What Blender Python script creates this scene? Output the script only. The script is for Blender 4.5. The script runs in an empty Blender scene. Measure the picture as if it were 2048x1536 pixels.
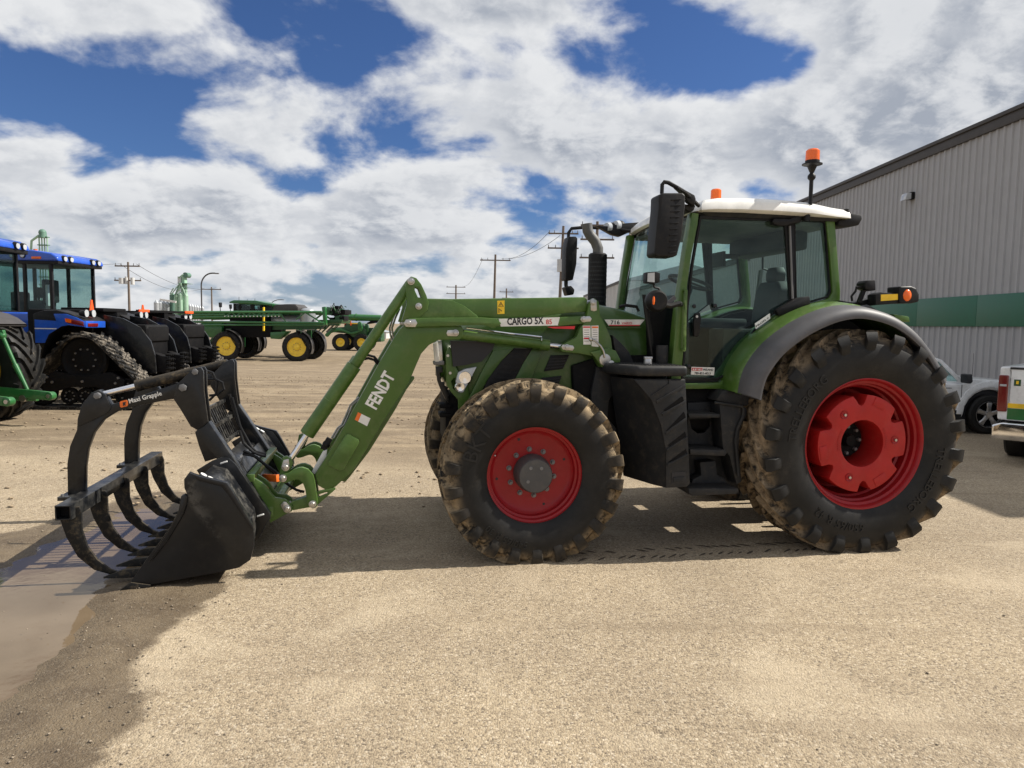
import bpy, bmesh, math, random
from mathutils import Vector, Matrix
from mathutils.noise import noise as pnoise
rnd = random.Random(7)
sc = bpy.context.scene
COL = sc.collection
PI = math.pi
R_ = math.radians

# ------------------------------------------------------------------ camera
CH, CP, CROLL = 1.8611, 0.0828, 0.0149
TX, TY, TH = 2.7305, 7.0398, 0.185          # main tractor: rear axle on the ground, yaw
FPX = 1420.0
F_ = Vector((0, math.cos(CP), -math.sin(CP)))
up0 = Vector((0, math.sin(CP), math.cos(CP))); rt0 = Vector((1, 0, 0))
U_ = up0*math.cos(CROLL) - rt0*math.sin(CROLL)
RT = rt0*math.cos(CROLL) + up0*math.sin(CROLL)
C_ = Vector((0, 0, CH))
cam = bpy.data.cameras.new('camera'); cam.sensor_width = 36; cam.lens = FPX/2048*36
cam.clip_start = 0.05; cam.clip_end = 9000
camo = bpy.data.objects.new('camera', cam); COL.objects.link(camo)
mw = Matrix((RT, U_, -F_)).transposed().to_4x4(); mw.translation = C_
camo.matrix_world = mw
sc.camera = camo

# ------------------------------------------------------------------ node helper
def nd(nt, typ, ins=None, **pr):
    n = nt.nodes.new('ShaderNode'+typ)
    for k, v in pr.items(): setattr(n, k, v)
    for k, v in (ins or {}).items():
        s = n.inputs[k]
        if isinstance(v, bpy.types.NodeSocket): nt.links.new(v, s)
        elif isinstance(v, bpy.types.Node): nt.links.new(v.outputs[0], s)
        else: s.default_value = v
    return n
def mth(nt, op, a, b=0.0, c=0.0, clamp=False):
    return nd(nt, 'Math', {0: a, 1: b, 2: c}, operation=op, use_clamp=clamp).outputs[0]
def mixc(nt, f, a, b, bt='MIX'):
    n = nd(nt, 'Mix', {}, data_type='RGBA', blend_type=bt)
    for i, v in ((0, f), (6, a), (7, b)):
        if isinstance(v, bpy.types.NodeSocket): nt.links.new(v, n.inputs[i])
        else: n.inputs[i].default_value = v if i == 0 else (tuple(v)+(1,))[:4]
    return n.outputs[2]
def sstep(nt, x, lo, hi, a=0.0, b=1.0):
    return nd(nt, 'MapRange', {0: x, 1: lo, 2: hi, 3: a, 4: b}, interpolation_type='SMOOTHSTEP').outputs[0]
def noi(nt, vec, scale, detail=4, rough=.55, dist=0.0):
    return nd(nt, 'TexNoise', {'Vector': vec, 'Scale': scale, 'Detail': detail, 'Roughness': rough, 'Distortion': dist}).outputs[0]

# ------------------------------------------------------------------ sky, sun, exposure
SUN_EL = R_(43)
sun_az = Vector((math.cos(TH-0.03), math.sin(TH-0.03), 0))     # the sun stands behind the tractor's tail
sund = Vector((sun_az.x*math.cos(SUN_EL), sun_az.y*math.cos(SUN_EL), math.sin(SUN_EL)))
SKD = .38
def skuv(px, py):
    d = (RT*((px-1024)/FPX)+U_*((768-py)/FPX)+F_).normalized(); return d.x/(max(d.z, 0)+SKD), d.y/(max(d.z, 0)+SKD)
wd = bpy.data.worlds.new('World'); sc.world = wd; wd.use_nodes = True
nt = wd.node_tree; nt.nodes.clear()
sky = nd(nt, 'TexSky', {}, sky_type='NISHITA', sun_disc=False, sun_elevation=SUN_EL,
         sun_rotation=math.atan2(sund.x, sund.y), air_density=1.0, dust_density=.4, ozone_density=2.6)
tc = nd(nt, 'TexCoord'); sp = nd(nt, 'SeparateXYZ', {0: tc.outputs['Generated']})
zz = mth(nt, 'MAXIMUM', sp.outputs[2], 0.0); den = mth(nt, 'ADD', zz, SKD)
uvx = mth(nt, 'DIVIDE', sp.outputs[0], den); uvy = mth(nt, 'DIVIDE', sp.outputs[1], den)
uv = nd(nt, 'CombineXYZ', {0: uvx, 1: uvy, 2: 0.0}).outputs[0]
uvs = nd(nt, 'VectorMath', {0: uv, 1: (3.7, 11.3, 0.4)}, operation='ADD').outputs[0]
big = noi(nt, uvs, 1.15, 2, .5)
med = noi(nt, uvs, 3.6, 9, .52, .18)
fine = noi(nt, uvs, 11.0, 6, .62, .25)
d1 = mth(nt, 'MULTIPLY_ADD', big, .45, mth(nt, 'MULTIPLY', med, .98))
d1 = mth(nt, 'MULTIPLY_ADD', fine, .12, d1)
# open blue stretches of this sky: (x, y of the cloud layer, radius, depth)
for gpx, gpy, rx, ry, dep in ((640, 110, 440, 130, .17), (1330, 120, 380, 95, .15), (1200, 10, 300, 40, .06), (90, 170, 210, 100, .15), (610, 375, 130, 40, .09), (1290, 335, 70, 30, .10), (250, 40, 130, 40, -.10), (980, 25, 180, 30, -.16), (1900, 60, 300, 160, -.12), (300, 140, 130, 60, -.09), (1000, 280, 500, 60, -.06), (400, 290, 260, 50, -.05), (300, 430, 400, 60, -.05), (480, 400, 200, 70, -.09), (880, 400, 220, 70, -.08), (480, 240, 160, 60, -.06), (640, 480, 200, 80, -.14), (860, 250, 120, 60, -.06), (60, 330, 200, 60, -.06)):
    gx, gy = skuv(gpx, gpy); sxy = (abs(skuv(gpx+rx, gpy)[0]-gx), abs(skuv(gpx, gpy+ry)[1]-gy))
    ex = mth(nt, 'DIVIDE', mth(nt, 'SUBTRACT', uvx, gx), sxy[0]); ey = mth(nt, 'DIVIDE', mth(nt, 'SUBTRACT', uvy, gy), sxy[1])
    g = mth(nt, 'EXPONENT', mth(nt, 'MULTIPLY', mth(nt, 'ADD', mth(nt, 'MULTIPLY', ex, ex), mth(nt, 'MULTIPLY', ey, ey)), -1.0))
    d1 = mth(nt, 'MULTIPLY_ADD', g, -dep, d1)
cov = sstep(nt, d1, .60, .74)
# relief: flanks turned to the sun are bright, thick middles and far flanks grey
uvo = nd(nt, 'VectorMath', {0: uvs, 1: (.055, -.05, 0)}, operation='ADD').outputs[0]
med2 = noi(nt, uvo, 3.6, 9, .52, .18); fine2 = noi(nt, nd(nt, 'VectorMath', {0: uvs, 1: (.02, -.014, 0)}, operation='ADD').outputs[0], 11.0, 6, .62, .25)
rel = mth(nt, 'ADD', mth(nt, 'SUBTRACT', med, med2), mth(nt, 'MULTIPLY', mth(nt, 'SUBTRACT', fine, fine2), .45))
lit = sstep(nt, rel, -.13, .13)
thick = sstep(nt, mth(nt, 'ADD', d1, mth(nt, 'MULTIPLY', noi(nt, uvs, 1.3, 5, .55), .35)), .84, 1.16)
dark = mth(nt, 'MULTIPLY', mth(nt, 'MULTIPLY_ADD', thick, .75, .35), mth(nt, 'MULTIPLY_ADD', lit, -.75, 1.05), clamp=True)
ccol = mixc(nt, dark, (10.6, 10.7, 10.8), (4.5, 4.95, 5.8))
skyc = mixc(nt, 1.0, sky.outputs[0], (.50, .68, 1.02), 'MULTIPLY')
hz = sstep(nt, zz, .0, .16, .55, 0.0)
skyc = mixc(nt, hz, skyc, (5.4, 6.2, 7.4))
allc = mixc(nt, cov, skyc, ccol)
bg = nd(nt, 'Background', {0: allc, 1: .059})
nd(nt, 'OutputWorld', {0: bg})
sl = bpy.data.lights.new('sun', 'SUN'); sl.energy = 5.0; sl.angle = R_(.53); sl.color = (1, .95, .86)
so = bpy.data.objects.new('sun', sl); COL.objects.link(so)
so.rotation_euler = (-sund).to_track_quat('-Z', 'Y').to_euler(); so.location = sund*60
vs = sc.view_settings; vs.view_transform = 'Standard'; vs.look = 'None'; vs.gamma = 1; vs.use_curve_mapping = False
vs.exposure = 0.48
try:
    sc.cycles.max_bounces = 8; sc.cycles.transparent_max_bounces = 24
except Exception: pass

# ------------------------------------------------------------------ pixels to places
def ray(px, py): return RT*((px-1024)/FPX) + U_*((768-py)/FPX) + F_
FWV = Vector((-math.cos(TH), -math.sin(TH), 0)); LTV = Vector((math.sin(TH), -math.cos(TH), 0)); TO = Vector((TX, TY, 0))
CRP = {0: (0, 0, 1), 1: (80, 700, .32556), 2: (540, 540, .3418), 3: (820, 580, .3647), 4: (1200, 280, .32544), 5: (1200, 580, .2865),
       6: (1440, 600, .3385), 7: (0, 440, .27344), 8: (300, 520, .2539), 9: (440, 830, .15625), 10: (1600, 740, .19534), 11: (1840, 680, .15625),
       12: (540, 590, .1172), 13: (360, 590, .09766)}
def full(n, p): x0, y0, s = CRP[n]; return x0+s*p[0], y0+s*p[1]
def tp(n, p, b):                             # pixel -> (forward, up) on the tractor's lengthwise plane b
    d = ray(*full(n, p)); t = (TO+LTV*b-C_).dot(LTV)/d.dot(LTV); w = C_+d*t
    return ((w-TO).dot(FWV), w.z)
def tps(n, pts, b): return [tp(n, p, b) for p in pts]
def gnd(px, py, z=0.0):
    d = ray(px, py); t = (z-CH)/d.z; return C_+d*t
def wp(n, p, Y):                             # pixel -> (x, z) on the plane y = Y
    d = ray(*full(n, p)); w = C_+d*(Y/d.y); return (w.x, w.z)
def wps(n, pts, Y): return [wp(n, p, Y) for p in pts]

# ------------------------------------------------------------------ mesh helpers
ORG = {}
class MB:
    def __init__(s): s.v = []; s.f = []
    def add(s, vs_, fs):
        o = len(s.v); s.v += [Vector(v) for v in vs_]; s.f += [[i+o for i in f] for f in fs]; return s
    def box(s, x0, x1, y0, y1, z0, z1):
        return s.add([(x, y, z) for x in (x0, x1) for y in (y0, y1) for z in (z0, z1)],
                     [(0, 1, 3, 2), (4, 6, 7, 5), (0, 4, 5, 1), (2, 3, 7, 6), (0, 2, 6, 4), (1, 5, 7, 3)])
    def loft(s, secs, cap=True, closed=True):
        n = len(secs[0]); vs_ = [p for q in secs for p in q]; fs = []
        for i in range(len(secs)-1):
            for j in range(n if closed else n-1):
                k = (j+1) % n; fs.append((i*n+j, i*n+k, (i+1)*n+k, (i+1)*n+j))
        if cap: fs += [tuple(range(n-1, -1, -1)), tuple(range((len(secs)-1)*n, len(secs)*n))]
        return s.add(vs_, fs)
    def prism(s, pts, y0, y1):               # outline in (x, z), thickness along y
        return s.loft([[(x, y0, z) for x, z in pts], [(x, y1, z) for x, z in pts]])
    def holes(s, outer, inner, y0, y1):      # outline with openings
        bm = bmesh.new()
        for loop in [outer]+inner:
            vs_ = [bm.verts.new((x, y0, z)) for x, z in loop]
            for i in range(len(vs_)): bm.edges.new((vs_[i], vs_[(i+1) % len(vs_)]))
        bmesh.ops.triangle_fill(bm, use_beauty=True, use_dissolve=False, edges=bm.edges[:])
        r = bmesh.ops.extrude_face_region(bm, geom=bm.faces[:])
        bmesh.ops.translate(bm, vec=(0, y1-y0, 0), verts=[g for g in r['geom'] if isinstance(g, bmesh.types.BMVert)])
        bm.verts.index_update()
        s.add([v.co.copy() for v in bm.verts], [[v.index for v in f.verts] for f in bm.faces]); bm.free(); return s
    def ring(s, c, u, v, r, n): return [c+u*(r*math.cos(2*PI*i/n))+v*(r*math.sin(2*PI*i/n)) for i in range(n)]
    def cyl(s, p0, p1, r0, r1=None, n=16, cap=True):
        p0 = Vector(p0); p1 = Vector(p1); d = (p1-p0).normalized(); u = d.orthogonal().normalized(); w = d.cross(u)
        return s.loft([s.ring(p0, u, w, r0, n), s.ring(p1, u, w, r0 if r1 is None else r1, n)], cap)
    def tube(s, pts, r, n=8, closed=False):
        pts = [Vector(p) for p in pts]; secs = []; u = None
        for i, p in enumerate(pts):
            d = (pts[min(i+1, len(pts)-1)]-pts[max(i-1, 0)]).normalized()
            u = (d.orthogonal() if u is None else u-d*u.dot(d)).normalized()
            secs.append(s.ring(p, u, d.cross(u), r, n))
        return s.loft(secs)
    def lathe(s, prof, c=(0, 0, 0), n=48, cap=False):     # (radius, y) around the y axis
        c = Vector(c); return s.loft([[c+Vector((r*math.cos(2*PI*i/n), y, r*math.sin(2*PI*i/n))) for i in range(n)] for r, y in prof], cap)
    def bar(s, p0, p1, w, h, upv=(0, 0, 1)):              # rectangular bar between two points
        p0 = Vector(p0); p1 = Vector(p1); d = (p1-p0).normalized(); a = d.cross(Vector(upv))
        a = (a if a.length > 1e-4 else d.orthogonal()).normalized(); b = a.cross(d)
        sec = lambda p: [p+a*w/2+b*h/2, p-a*w/2+b*h/2, p-a*w/2-b*h/2, p+a*w/2-b*h/2]
        return s.loft([sec(p0), sec(p1)])
    def ball(s, c, r, n=12, sq=(1, 1, 1)):
        c = Vector(c); m = n//2
        return s.loft([[c+Vector((r*sq[0]*math.sin(t)*math.cos(2*PI*i/n), r*sq[1]*math.sin(t)*math.sin(2*PI*i/n), r*sq[2]*math.cos(t))) for i in range(n)]
                       for t in [max(.02, min(PI-.02, PI*j/m)) for j in range(m+1)]])
    def build(s, name, mat, parent=None, smooth=35, bevel=0, seg=2, kind=None, org=None, label=None):
        me = bpy.data.meshes.new(name)
        o_ = Vector(org if org is not None else (ORG.get(parent.name, (0, 0, 0)) if parent else (0, 0, 0)))
        me.from_pydata([v-o_ for v in s.v], [], s.f)
        bm = bmesh.new(); bm.from_mesh(me)
        bmesh.ops.remove_doubles(bm, verts=bm.verts[:], dist=1e-5)
        bmesh.ops.recalc_face_normals(bm, faces=bm.faces[:])
        if bevel:
            es = [e for e in bm.edges if len(e.link_faces) == 2 and e.calc_face_angle(0) > R_(28)]
            try: bmesh.ops.bevel(bm, geom=es, offset=bevel, segments=seg, affect='EDGES', profile=.6, clamp_overlap=True)
            except Exception: pass
        for f in bm.faces: f.smooth = smooth > 0
        bm.to_mesh(me); bm.free()
        if smooth > 0 and smooth < 180:
            me.set_sharp_from_angle(angle=R_(smooth))
        me.materials.append(mat)
        ob = bpy.data.objects.new(name, me); COL.objects.link(ob)
        if parent: ob.parent = parent; ORG[ob.name] = tuple(o_)
        if kind: ob['kind'] = kind
        if label: ob['label'] = label
        return ob
def thing(name, label, cat, loc=(0, 0, 0), rz=0.0, org=None, group=None):
    o = bpy.data.objects.new(name, None); COL.objects.link(o); o.empty_display_size = .2
    o.location = loc; o.rotation_euler = (0, 0, rz); o['label'] = label; o['category'] = cat
    if group: o['group'] = group
    ORG[o.name] = tuple(org or (0, 0, 0)); return o
def tag(o, label, cat, group=None):
    o['label'] = label; o['category'] = cat
    if group: o['group'] = group
    return o
def dup(root, loc, rz=None, label=None, parent=None):
    r = root.copy(); COL.objects.link(r); r.location = loc
    if rz is not None: r.rotation_euler = (0, 0, rz)
    if label: r['label'] = label
    if parent: r.parent = parent
    def kids(o, n):
        for ch in list(o.children):
            c_ = ch.copy(); COL.objects.link(c_); c_.parent = n; kids(ch, c_)
    kids(root, r); return r
def tloc(a, b, z=0.0): return TO+FWV*a+LTV*b+Vector((0, 0, z))
def tthing(name, label, cat, org, group=None):            # a thing standing in the main tractor's frame
    return thing(name, label, cat, tloc(*org), PI+TH, org, group)
def text_mesh(body, size=1.0, extr=0.0, bold=0.0):
    cu = bpy.data.curves.new('lettering', 'FONT'); cu.body = body; cu.size = size; cu.extrude = extr; cu.offset = bold; cu.resolution_u = 2
    ob = bpy.data.objects.new('lettering', cu); me = bpy.data.meshes.new_from_object(ob)
    vs_ = [v.co.copy() for v in me.vertices]; fs = [list(p.vertices) for p in me.polygons]
    bpy.data.objects.remove(ob); bpy.data.meshes.remove(me); bpy.data.curves.remove(cu); return vs_, fs
def lettering(name, body, o, u, v, width, height, mat, parent, bold=.012, org=None, skew=0):
    """flat lettering filling width x height from corner o along u, v"""
    vs_, fs = text_mesh(body, 1.0, 0, bold); o = Vector(o); u = Vector(u); v = Vector(v)
    x0 = min(q.x for q in vs_); x1 = max(q.x for q in vs_); y0 = min(q.y for q in vs_); y1 = max(q.y for q in vs_)
    m = MB(); m.add([o+u*((q.x-x0)/(x1-x0)*width+skew*(q.y-y0)/(y1-y0)*height)+v*((q.y-y0)/(y1-y0)*height) for q in vs_], fs)
    return m.build(name, mat, parent, smooth=0, org=org)
def tletters(name, body, n, p0, p1, h, b, mat, parent, bold=.012, skew=0):   # on a lengthwise plane of the tractor, from pixel p0 to p1
    a0, z0 = tp(n, p0, b); a1, z1 = tp(n, p1, b); d = Vector((a1-a0, 0, z1-z0)); w = d.length; d.normalize()
    return lettering(name, body, (a0, b, z0), d, Vector((d.z, 0, -d.x)), w, h, mat, parent, bold, skew=skew)
def tdecal(name, n, quad, b, mat, parent, th=.0015):
    return MB().prism(tps(n, quad, b), b-.004, b+th).build(name, mat, parent, smooth=0)
def smooth_path(pts, k=4, closed=False):
    n = len(pts); out = []
    P_ = lambda i: Vector((*pts[i % n], 0)) if closed else Vector((*pts[max(0, min(n-1, i))], 0))
    for i in range(n if closed else n-1):
        a, b, c, d = P_(i-1), P_(i), P_(i+1), P_(i+2)
        for j in range(k):
            t = j/k; v = .5*((2*b)+(c-a)*t+(2*a-5*b+4*c-d)*t*t+(3*b-a-3*c+d)*t**3); out.append((v.x, v.y))
    if not closed: out.append(tuple(pts[-1]))
    return out
def arcpts(c, r, a0, a1, n): return [(c[0]+r*math.cos(a0+(a1-a0)*i/n), c[1]+r*math.sin(a0+(a1-a0)*i/n)) for i in range(n+1)]

# ------------------------------------------------------------------ materials
MT = {}
def mat(name, col, rough=.5, metal=0.0, coat=0.0, dust=0.0, dustcol=(.30, .24, .17), dscale=5.0, bump=0.0, bscale=60, spec=.5, var=.12, edge=None):
    m = bpy.data.materials.new(name); m.use_nodes = True; nt = m.node_tree; bs = nt.nodes['Principled BSDF']
    tcn = nd(nt, 'TexCoord').outputs['Object']
    n1 = noi(nt, tcn, dscale, 6, .65)
    c = mixc(nt, sstep(nt, n1, .3, .7), tuple(x*(1-var) for x in col), tuple(min(1, x*(1+var)) for x in col))
    rr = mth(nt, 'ADD', rough-.06, mth(nt, 'MULTIPLY', n1, .12))
    if dust:
        n2 = noi(nt, tcn, dscale*2.7, 8, .72, .4)
        dm = mth(nt, 'MULTIPLY', sstep(nt, n2, .46, .74), dust)
        gz = nd(nt, 'SeparateXYZ', {0: nd(nt, 'NewGeometry').outputs['Normal']}).outputs[2]
        dm = mth(nt, 'ADD', dm, mth(nt, 'MULTIPLY', sstep(nt, gz, .2, 1.0), dust*.35), clamp=True)
        c = mixc(nt, dm, c, dustcol); rr = mth(nt, 'ADD', rr, mth(nt, 'MULTIPLY', dm, .4), clamp=True)
    if edge:
        pt = nd(nt, 'NewGeometry').outputs['Pointiness']
        c = mixc(nt, mth(nt, 'MULTIPLY', sstep(nt, pt, .53, .62), sstep(nt, noi(nt, tcn, 9, 6, .7), .42, .62)), c, edge)
    nt.links.new(c, bs.inputs['Base Color']); nt.links.new(rr, bs.inputs['Roughness'])
    bs.inputs['Metallic'].default_value = metal; bs.inputs['Coat Weight'].default_value = coat; bs.inputs['Coat Roughness'].default_value = .08
    bs.inputs['Specular IOR Level'].default_value = spec
    if bump:
        bp = nd(nt, 'Bump', {'Strength': bump, 'Distance': .01, 'Height': noi(nt, tcn, bscale, 5, .6)})
        nt.links.new(bp.outputs[0], bs.inputs['Normal'])
    MT[name] = m; return m
mat('green_paint', (.056, .122, .017), .38, coat=.25, dust=.13, var=.09, spec=.35, dscale=3, edge=(.20, .30, .10))
mat('green_hood', (.040, .094, .016), .38, coat=.22, dust=.14, var=.08, spec=.35, dscale=3)
mat('red_paint', (.29, .006, .010), .40, coat=.12, dust=.05, var=.08, spec=.3)
mat('red_weight', (.38, .013, .012), .45, coat=.08, dust=.06, spec=.3, var=.10, bump=.15, bscale=180)
mat('black_paint', (.0065, .0075, .0095), .30, coat=.15, dust=.08, dustcol=(.09, .075, .055), spec=.3, edge=(.10, .095, .085))
mat('worn_black', (.011, .011, .011), .5, spec=.25, coat=.0, dust=.75, dustcol=(.15, .115, .07), dscale=7, bump=.15)
mat('black_plastic', (.008, .008, .009), .5, dust=.05, spec=.25)
mat('dark_plastic', (.020, .021, .023), .52, dust=.10, spec=.25, bump=.08, bscale=240)
mat('under_black', (.005, .005, .006), .65, spec=.15, dust=.10, dustcol=(.09, .075, .055))
mat('fender_grey', (.085, .085, .092), .50, dust=.08, spec=.35)
mat('hub_grey', (.055, .055, .058), .45, dust=.12)
mat('steel', (.50, .49, .47), .32, metal=1.0, dust=.12)
mat('chrome', (.78, .78, .80), .10, metal=1.0)
mat('white_paint', (.80, .79, .75), .34, coat=.4, dust=.06)
mat('off_white', (.70, .70, .68), .5)
mat('orange_lens', (.80, .13, .005), .25, coat=.3)
mat('yellow_decal', (.82, .52, .02), .45)
mat('red_decal', (.60, .02, .03), .45)
mat('ink', (.012, .012, .016), .5)
mat('orange_decal', (.85, .17, .02), .5)
mat('lens', (.48, .50, .52), .12, coat=.6)
mat('grey_metal', (.16, .16, .165), .42, metal=.3, dust=.1)
mat('pipe_grey', (.10, .10, .10), .55, metal=.3, dust=.1)
mat('hose', (.007, .007, .008), .45, spec=.3)
mat('interior', (.035, .036, .038), .6)
mat('interior_light', (.16, .16, .155), .7)
mat('jd_green', (.014, .125, .028), .38, coat=.4, dust=.12)
mat('jd_green_dark', (.009, .065, .018), .45, dust=.15)
mat('jd_yellow', (.88, .60, .035), .40, coat=.2, dust=.04)
mat('blue_paint', (.012, .085, .50), .30, coat=.5, dust=.06)
mat('safety_orange', (.90, .10, .015), .5)
mat('tail_red', (.16, .008, .008), .25, coat=.5)
mat('car_white', (.74, .75, .76), .28, coat=.7, dust=.04)
mat('alloy', (.42, .42, .43), .30, metal=.8)
mat('wood', (.16, .125, .10), .85, dscale=3, bump=.3, bscale=30)
mat('galv', (.42, .44, .46), .42, metal=.5, dscale=.4)
mat('elev_green', (.30, .46, .34), .6, dscale=.2)
mat('elev_dark', (.10, .20, .15), .6, dscale=.2)
mat('wall_grey', (.36, .36, .37), .5, dscale=.7, var=.06, dust=.05)
mat('trim_grey', (.060, .055, .053), .5, spec=.3)
mat('band_green', (.013, .115, .068), .42, var=.05)
mat('wire', (.03, .03, .032), .5)
mat('pale_shed', (.55, .55, .54), .6, dscale=.3)
mat('tan_crate', (.50, .40, .26), .7)

def glass(name, tint, refl=1.0, base=.05):
    m = bpy.data.materials.new(name); m.use_nodes = True; nt = m.node_tree; nt.nodes.clear()
    ge = nd(nt, 'NewGeometry'); dt = nd(nt, 'VectorMath', {0: ge.outputs['Normal'], 1: ge.outputs['Incoming']}, operation='DOT_PRODUCT').outputs['Value']
    f = mth(nt, 'MULTIPLY_ADD', mth(nt, 'POWER', mth(nt, 'SUBTRACT', 1.0, mth(nt, 'ABSOLUTE', dt)), 5.0), refl, base, clamp=True)
    tr = nd(nt, 'BsdfTransparent', {0: tint+(1,)}); gl = nd(nt, 'BsdfGlossy', {0: (.9, .95, .95, 1), 1: .015})
    mx = nd(nt, 'MixShader', {0: f, 1: tr.outputs[0], 2: gl.outputs[0]}); nd(nt, 'OutputMaterial', {0: mx.outputs[0]})
    MT[name] = m; return m
glass('cab_glass', (.74, .84, .81), .45, .020)
glass('far_glass', (.72, .81, .80), .45, .022)
glass('clear_glass', (.72, .84, .82), .5, .03)

def rubber(name, rc, w, mud, mudcol=(.17, .125, .078), lim=.70):
    """black rubber with dried mud in the tread: rc = carcass radius, w = half width"""
    m = bpy.data.materials.new(name); m.use_nodes = True; nt = m.node_tree; bs = nt.nodes['Principled BSDF']
    oc = nd(nt, 'TexCoord').outputs['Object']; sp = nd(nt, 'SeparateXYZ', {0: oc})
    rad = mth(nt, 'SQRT', mth(nt, 'ADD', mth(nt, 'MULTIPLY', sp.outputs[0], sp.outputs[0]), mth(nt, 'MULTIPLY', sp.outputs[2], sp.outputs[2])))
    ay = mth(nt, 'ABSOLUTE', sp.outputs[1])
    n1 = noi(nt, oc, 3.2, 7, .65); n2 = noi(nt, oc, 16, 6, .7, .5); n3 = noi(nt, oc, 5, 8, .75)
    base = mixc(nt, sstep(nt, n1, .35, .7), (.009, .009, .009), (.020, .019, .018))
    base = mixc(nt, mth(nt, 'MULTIPLY', sstep(nt, n3, .55, .8), .35), base, (.10, .085, .065))
    tread = mth(nt, 'MULTIPLY', sstep(nt, rad, rc-.12, rc-.03), sstep(nt, ay, w*1.0, w*lim))
    bs.inputs['Specular IOR Level'].default_value = .25
    mk = mth(nt, 'MULTIPLY', tread, sstep(nt, mth(nt, 'ADD', mth(nt, 'MULTIPLY', n1, .55), mth(nt, 'MULTIPLY', n2, .55)), .66-.24*mud, .76-.22*mud), clamp=True)
    mc = mixc(nt, sstep(nt, n2, .35, .65), tuple(x*.62 for x in mudcol), tuple(min(1, x*1.45) for x in mudcol))
    c = mixc(nt, mk, base, mc); nt.links.new(c, bs.inputs['Base Color'])
    nt.links.new(mth(nt, 'MULTIPLY_ADD', mk, .35, .52), bs.inputs['Roughness'])
    h = mth(nt, 'MULTIPLY_ADD', mk, mth(nt, 'MULTIPLY', n2, 2.0), mth(nt, 'MULTIPLY', noi(nt, oc, 130, 3), .15))
    bp = nd(nt, 'Bump', {'Strength': .6, 'Distance': .012, 'Height': h}); nt.links.new(bp.outputs[0], bs.inputs['Normal'])
    MT[name] = m; return m
rubber('tyre_rear', .905, .33, .98, (.24, .18, .115))
rubber('tyre_front', .69, .300, .93, (.24, .18, .11), .80)
rubber('tyre_clean', .9, .33, .25, (.10, .085, .065))
rubber('tyre_car', 2.0, .3, 0.0)
mat('tyre_letter', (.017, .0165, .016), .5, spec=.3)

# ------------------------------------------------------------------ ground
def sm(x, a, b):
    t = max(0.0, min(1.0, (x-a)/(b-a))); return t*t*(3-2*t)
def fall(y): return -.75*sm(y, 18, 46)                     # the yard falls away gently towards the back
def sdist(x, y, poly):
    best = 1e9; ins = False; n = len(poly)
    for i in range(n):
        ax, ay = poly[i]; bx, by = poly[(i+1) % n]; dx, dy = bx-ax, by-ay
        t = max(0, min(1, ((x-ax)*dx+(y-ay)*dy)/(dx*dx+dy*dy+1e-12)))
        best = min(best, math.hypot(x-ax-t*dx, y-ay-t*dy))
        if (ay > y) != (by > y) and x < (bx-ax)*(y-ay)/(by-ay)+ax: ins = not ins
    return -best if ins else best
def gp(*pts): return [tuple(gnd(*p)[:2]) for p in pts]
pud = gp((-160, 1500), (-60, 1420), (0, 1372), (41, 1335), (83, 1298), (120, 1268), (150, 1235), (178, 1202), (203, 1172), (265, 1140), (325, 1085), (352, 1040), (345, 1022),
         (302, 1014), (248, 1018), (207, 1037), (174, 1062), (100, 1080), (66, 1095), (25, 1124), (-40, 1150), (-170, 1180))
wet = gp((-300, 1800), (120, 1640), (170, 1540), (215, 1470), (255, 1410), (290, 1350), (330, 1290), (365, 1240), (400, 1195), (445, 1150), (470, 1100), (440, 1030), (395, 990), (330, 985), (250, 1000), (170, 1025), (60, 1060), (-120, 1090), (-400, 1200))
def axis(lo, hi, st, far):
    r = [lo+i*st for i in range(int((hi-lo)/st)+1)]; s_ = st; a = r[-1]; b = r[0]
    up_, dn = [], []
    while a < far: s_ *= 1.25; a += s_; up_.append(a)
    s_ = st
    while b > -far: s_ *= 1.25; b -= s_; dn.append(b)
    return dn[::-1]+r+up_
gx = axis(-6.5, 7.0, .09, 4500); gy = axis(1.6, 11.5, .09, 5000)
gv, wv, dv = [], [], []
for y in gy:
    for x in gx:
        z = fall(y); w_ = 0.0
        if -7 < x < 7.5 and 1 < y < 12.5:
            q = pnoise((x*1.7, y*1.7, 0)); q2 = pnoise((x*6, y*6, 3))
            if x < 0:
                s1 = sdist(x, y, pud)+.12*q+.10*q2; z -= .075*(1-sm(s1, -.38, .30))
                s2 = sdist(x, y, wet)+.16*q+.10*q2; w_ = (1-sm(s2, -.10, .16))
            z += .006*q*sm(abs(x+1), .6, 3)+.003*q2*(1 if x < -1 else .3)
            z += .012*w_*pnoise((x*9, y*9, 5))
        elif y < 70: z += .03*pnoise((x*.35, y*.9, 1))*sm(y, 12, 16)
        gv.append((x, y, z)); wv.append(w_)
        dv.append(sm(y+.35*x*.3+.8*pnoise((x*.5, y*.5, 8)), 8.3, 10.5)*(1-sm(x+.8*pnoise((x*.6, y*.6, 2)), .5, 5.0)))
nx = len(gx)
me = bpy.data.meshes.new('ground')
me.from_pydata(gv, [], [(j*nx+i, j*nx+i+1, (j+1)*nx+i+1, (j+1)*nx+i) for j in range(len(gy)-1) for i in range(nx-1)])
for nm, vals in (('wet', wv), ('dirt', dv)):
    at = me.attributes.new(nm, 'FLOAT', 'POINT'); at.data.foreach_set('value', vals)
for p in me.polygons: p.use_smooth = True
m = bpy.data.materials.new('yard_gravel'); m.use_nodes = True; nt = m.node_tree; bs = nt.nodes['Principled BSDF']
pos = nd(nt, 'NewGeometry').outputs['Position']
aw = nd(nt, 'Attribute', attribute_name='wet').outputs['Fac']; ad = nd(nt, 'Attribute', attribute_name='dirt').outputs['Fac']
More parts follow.
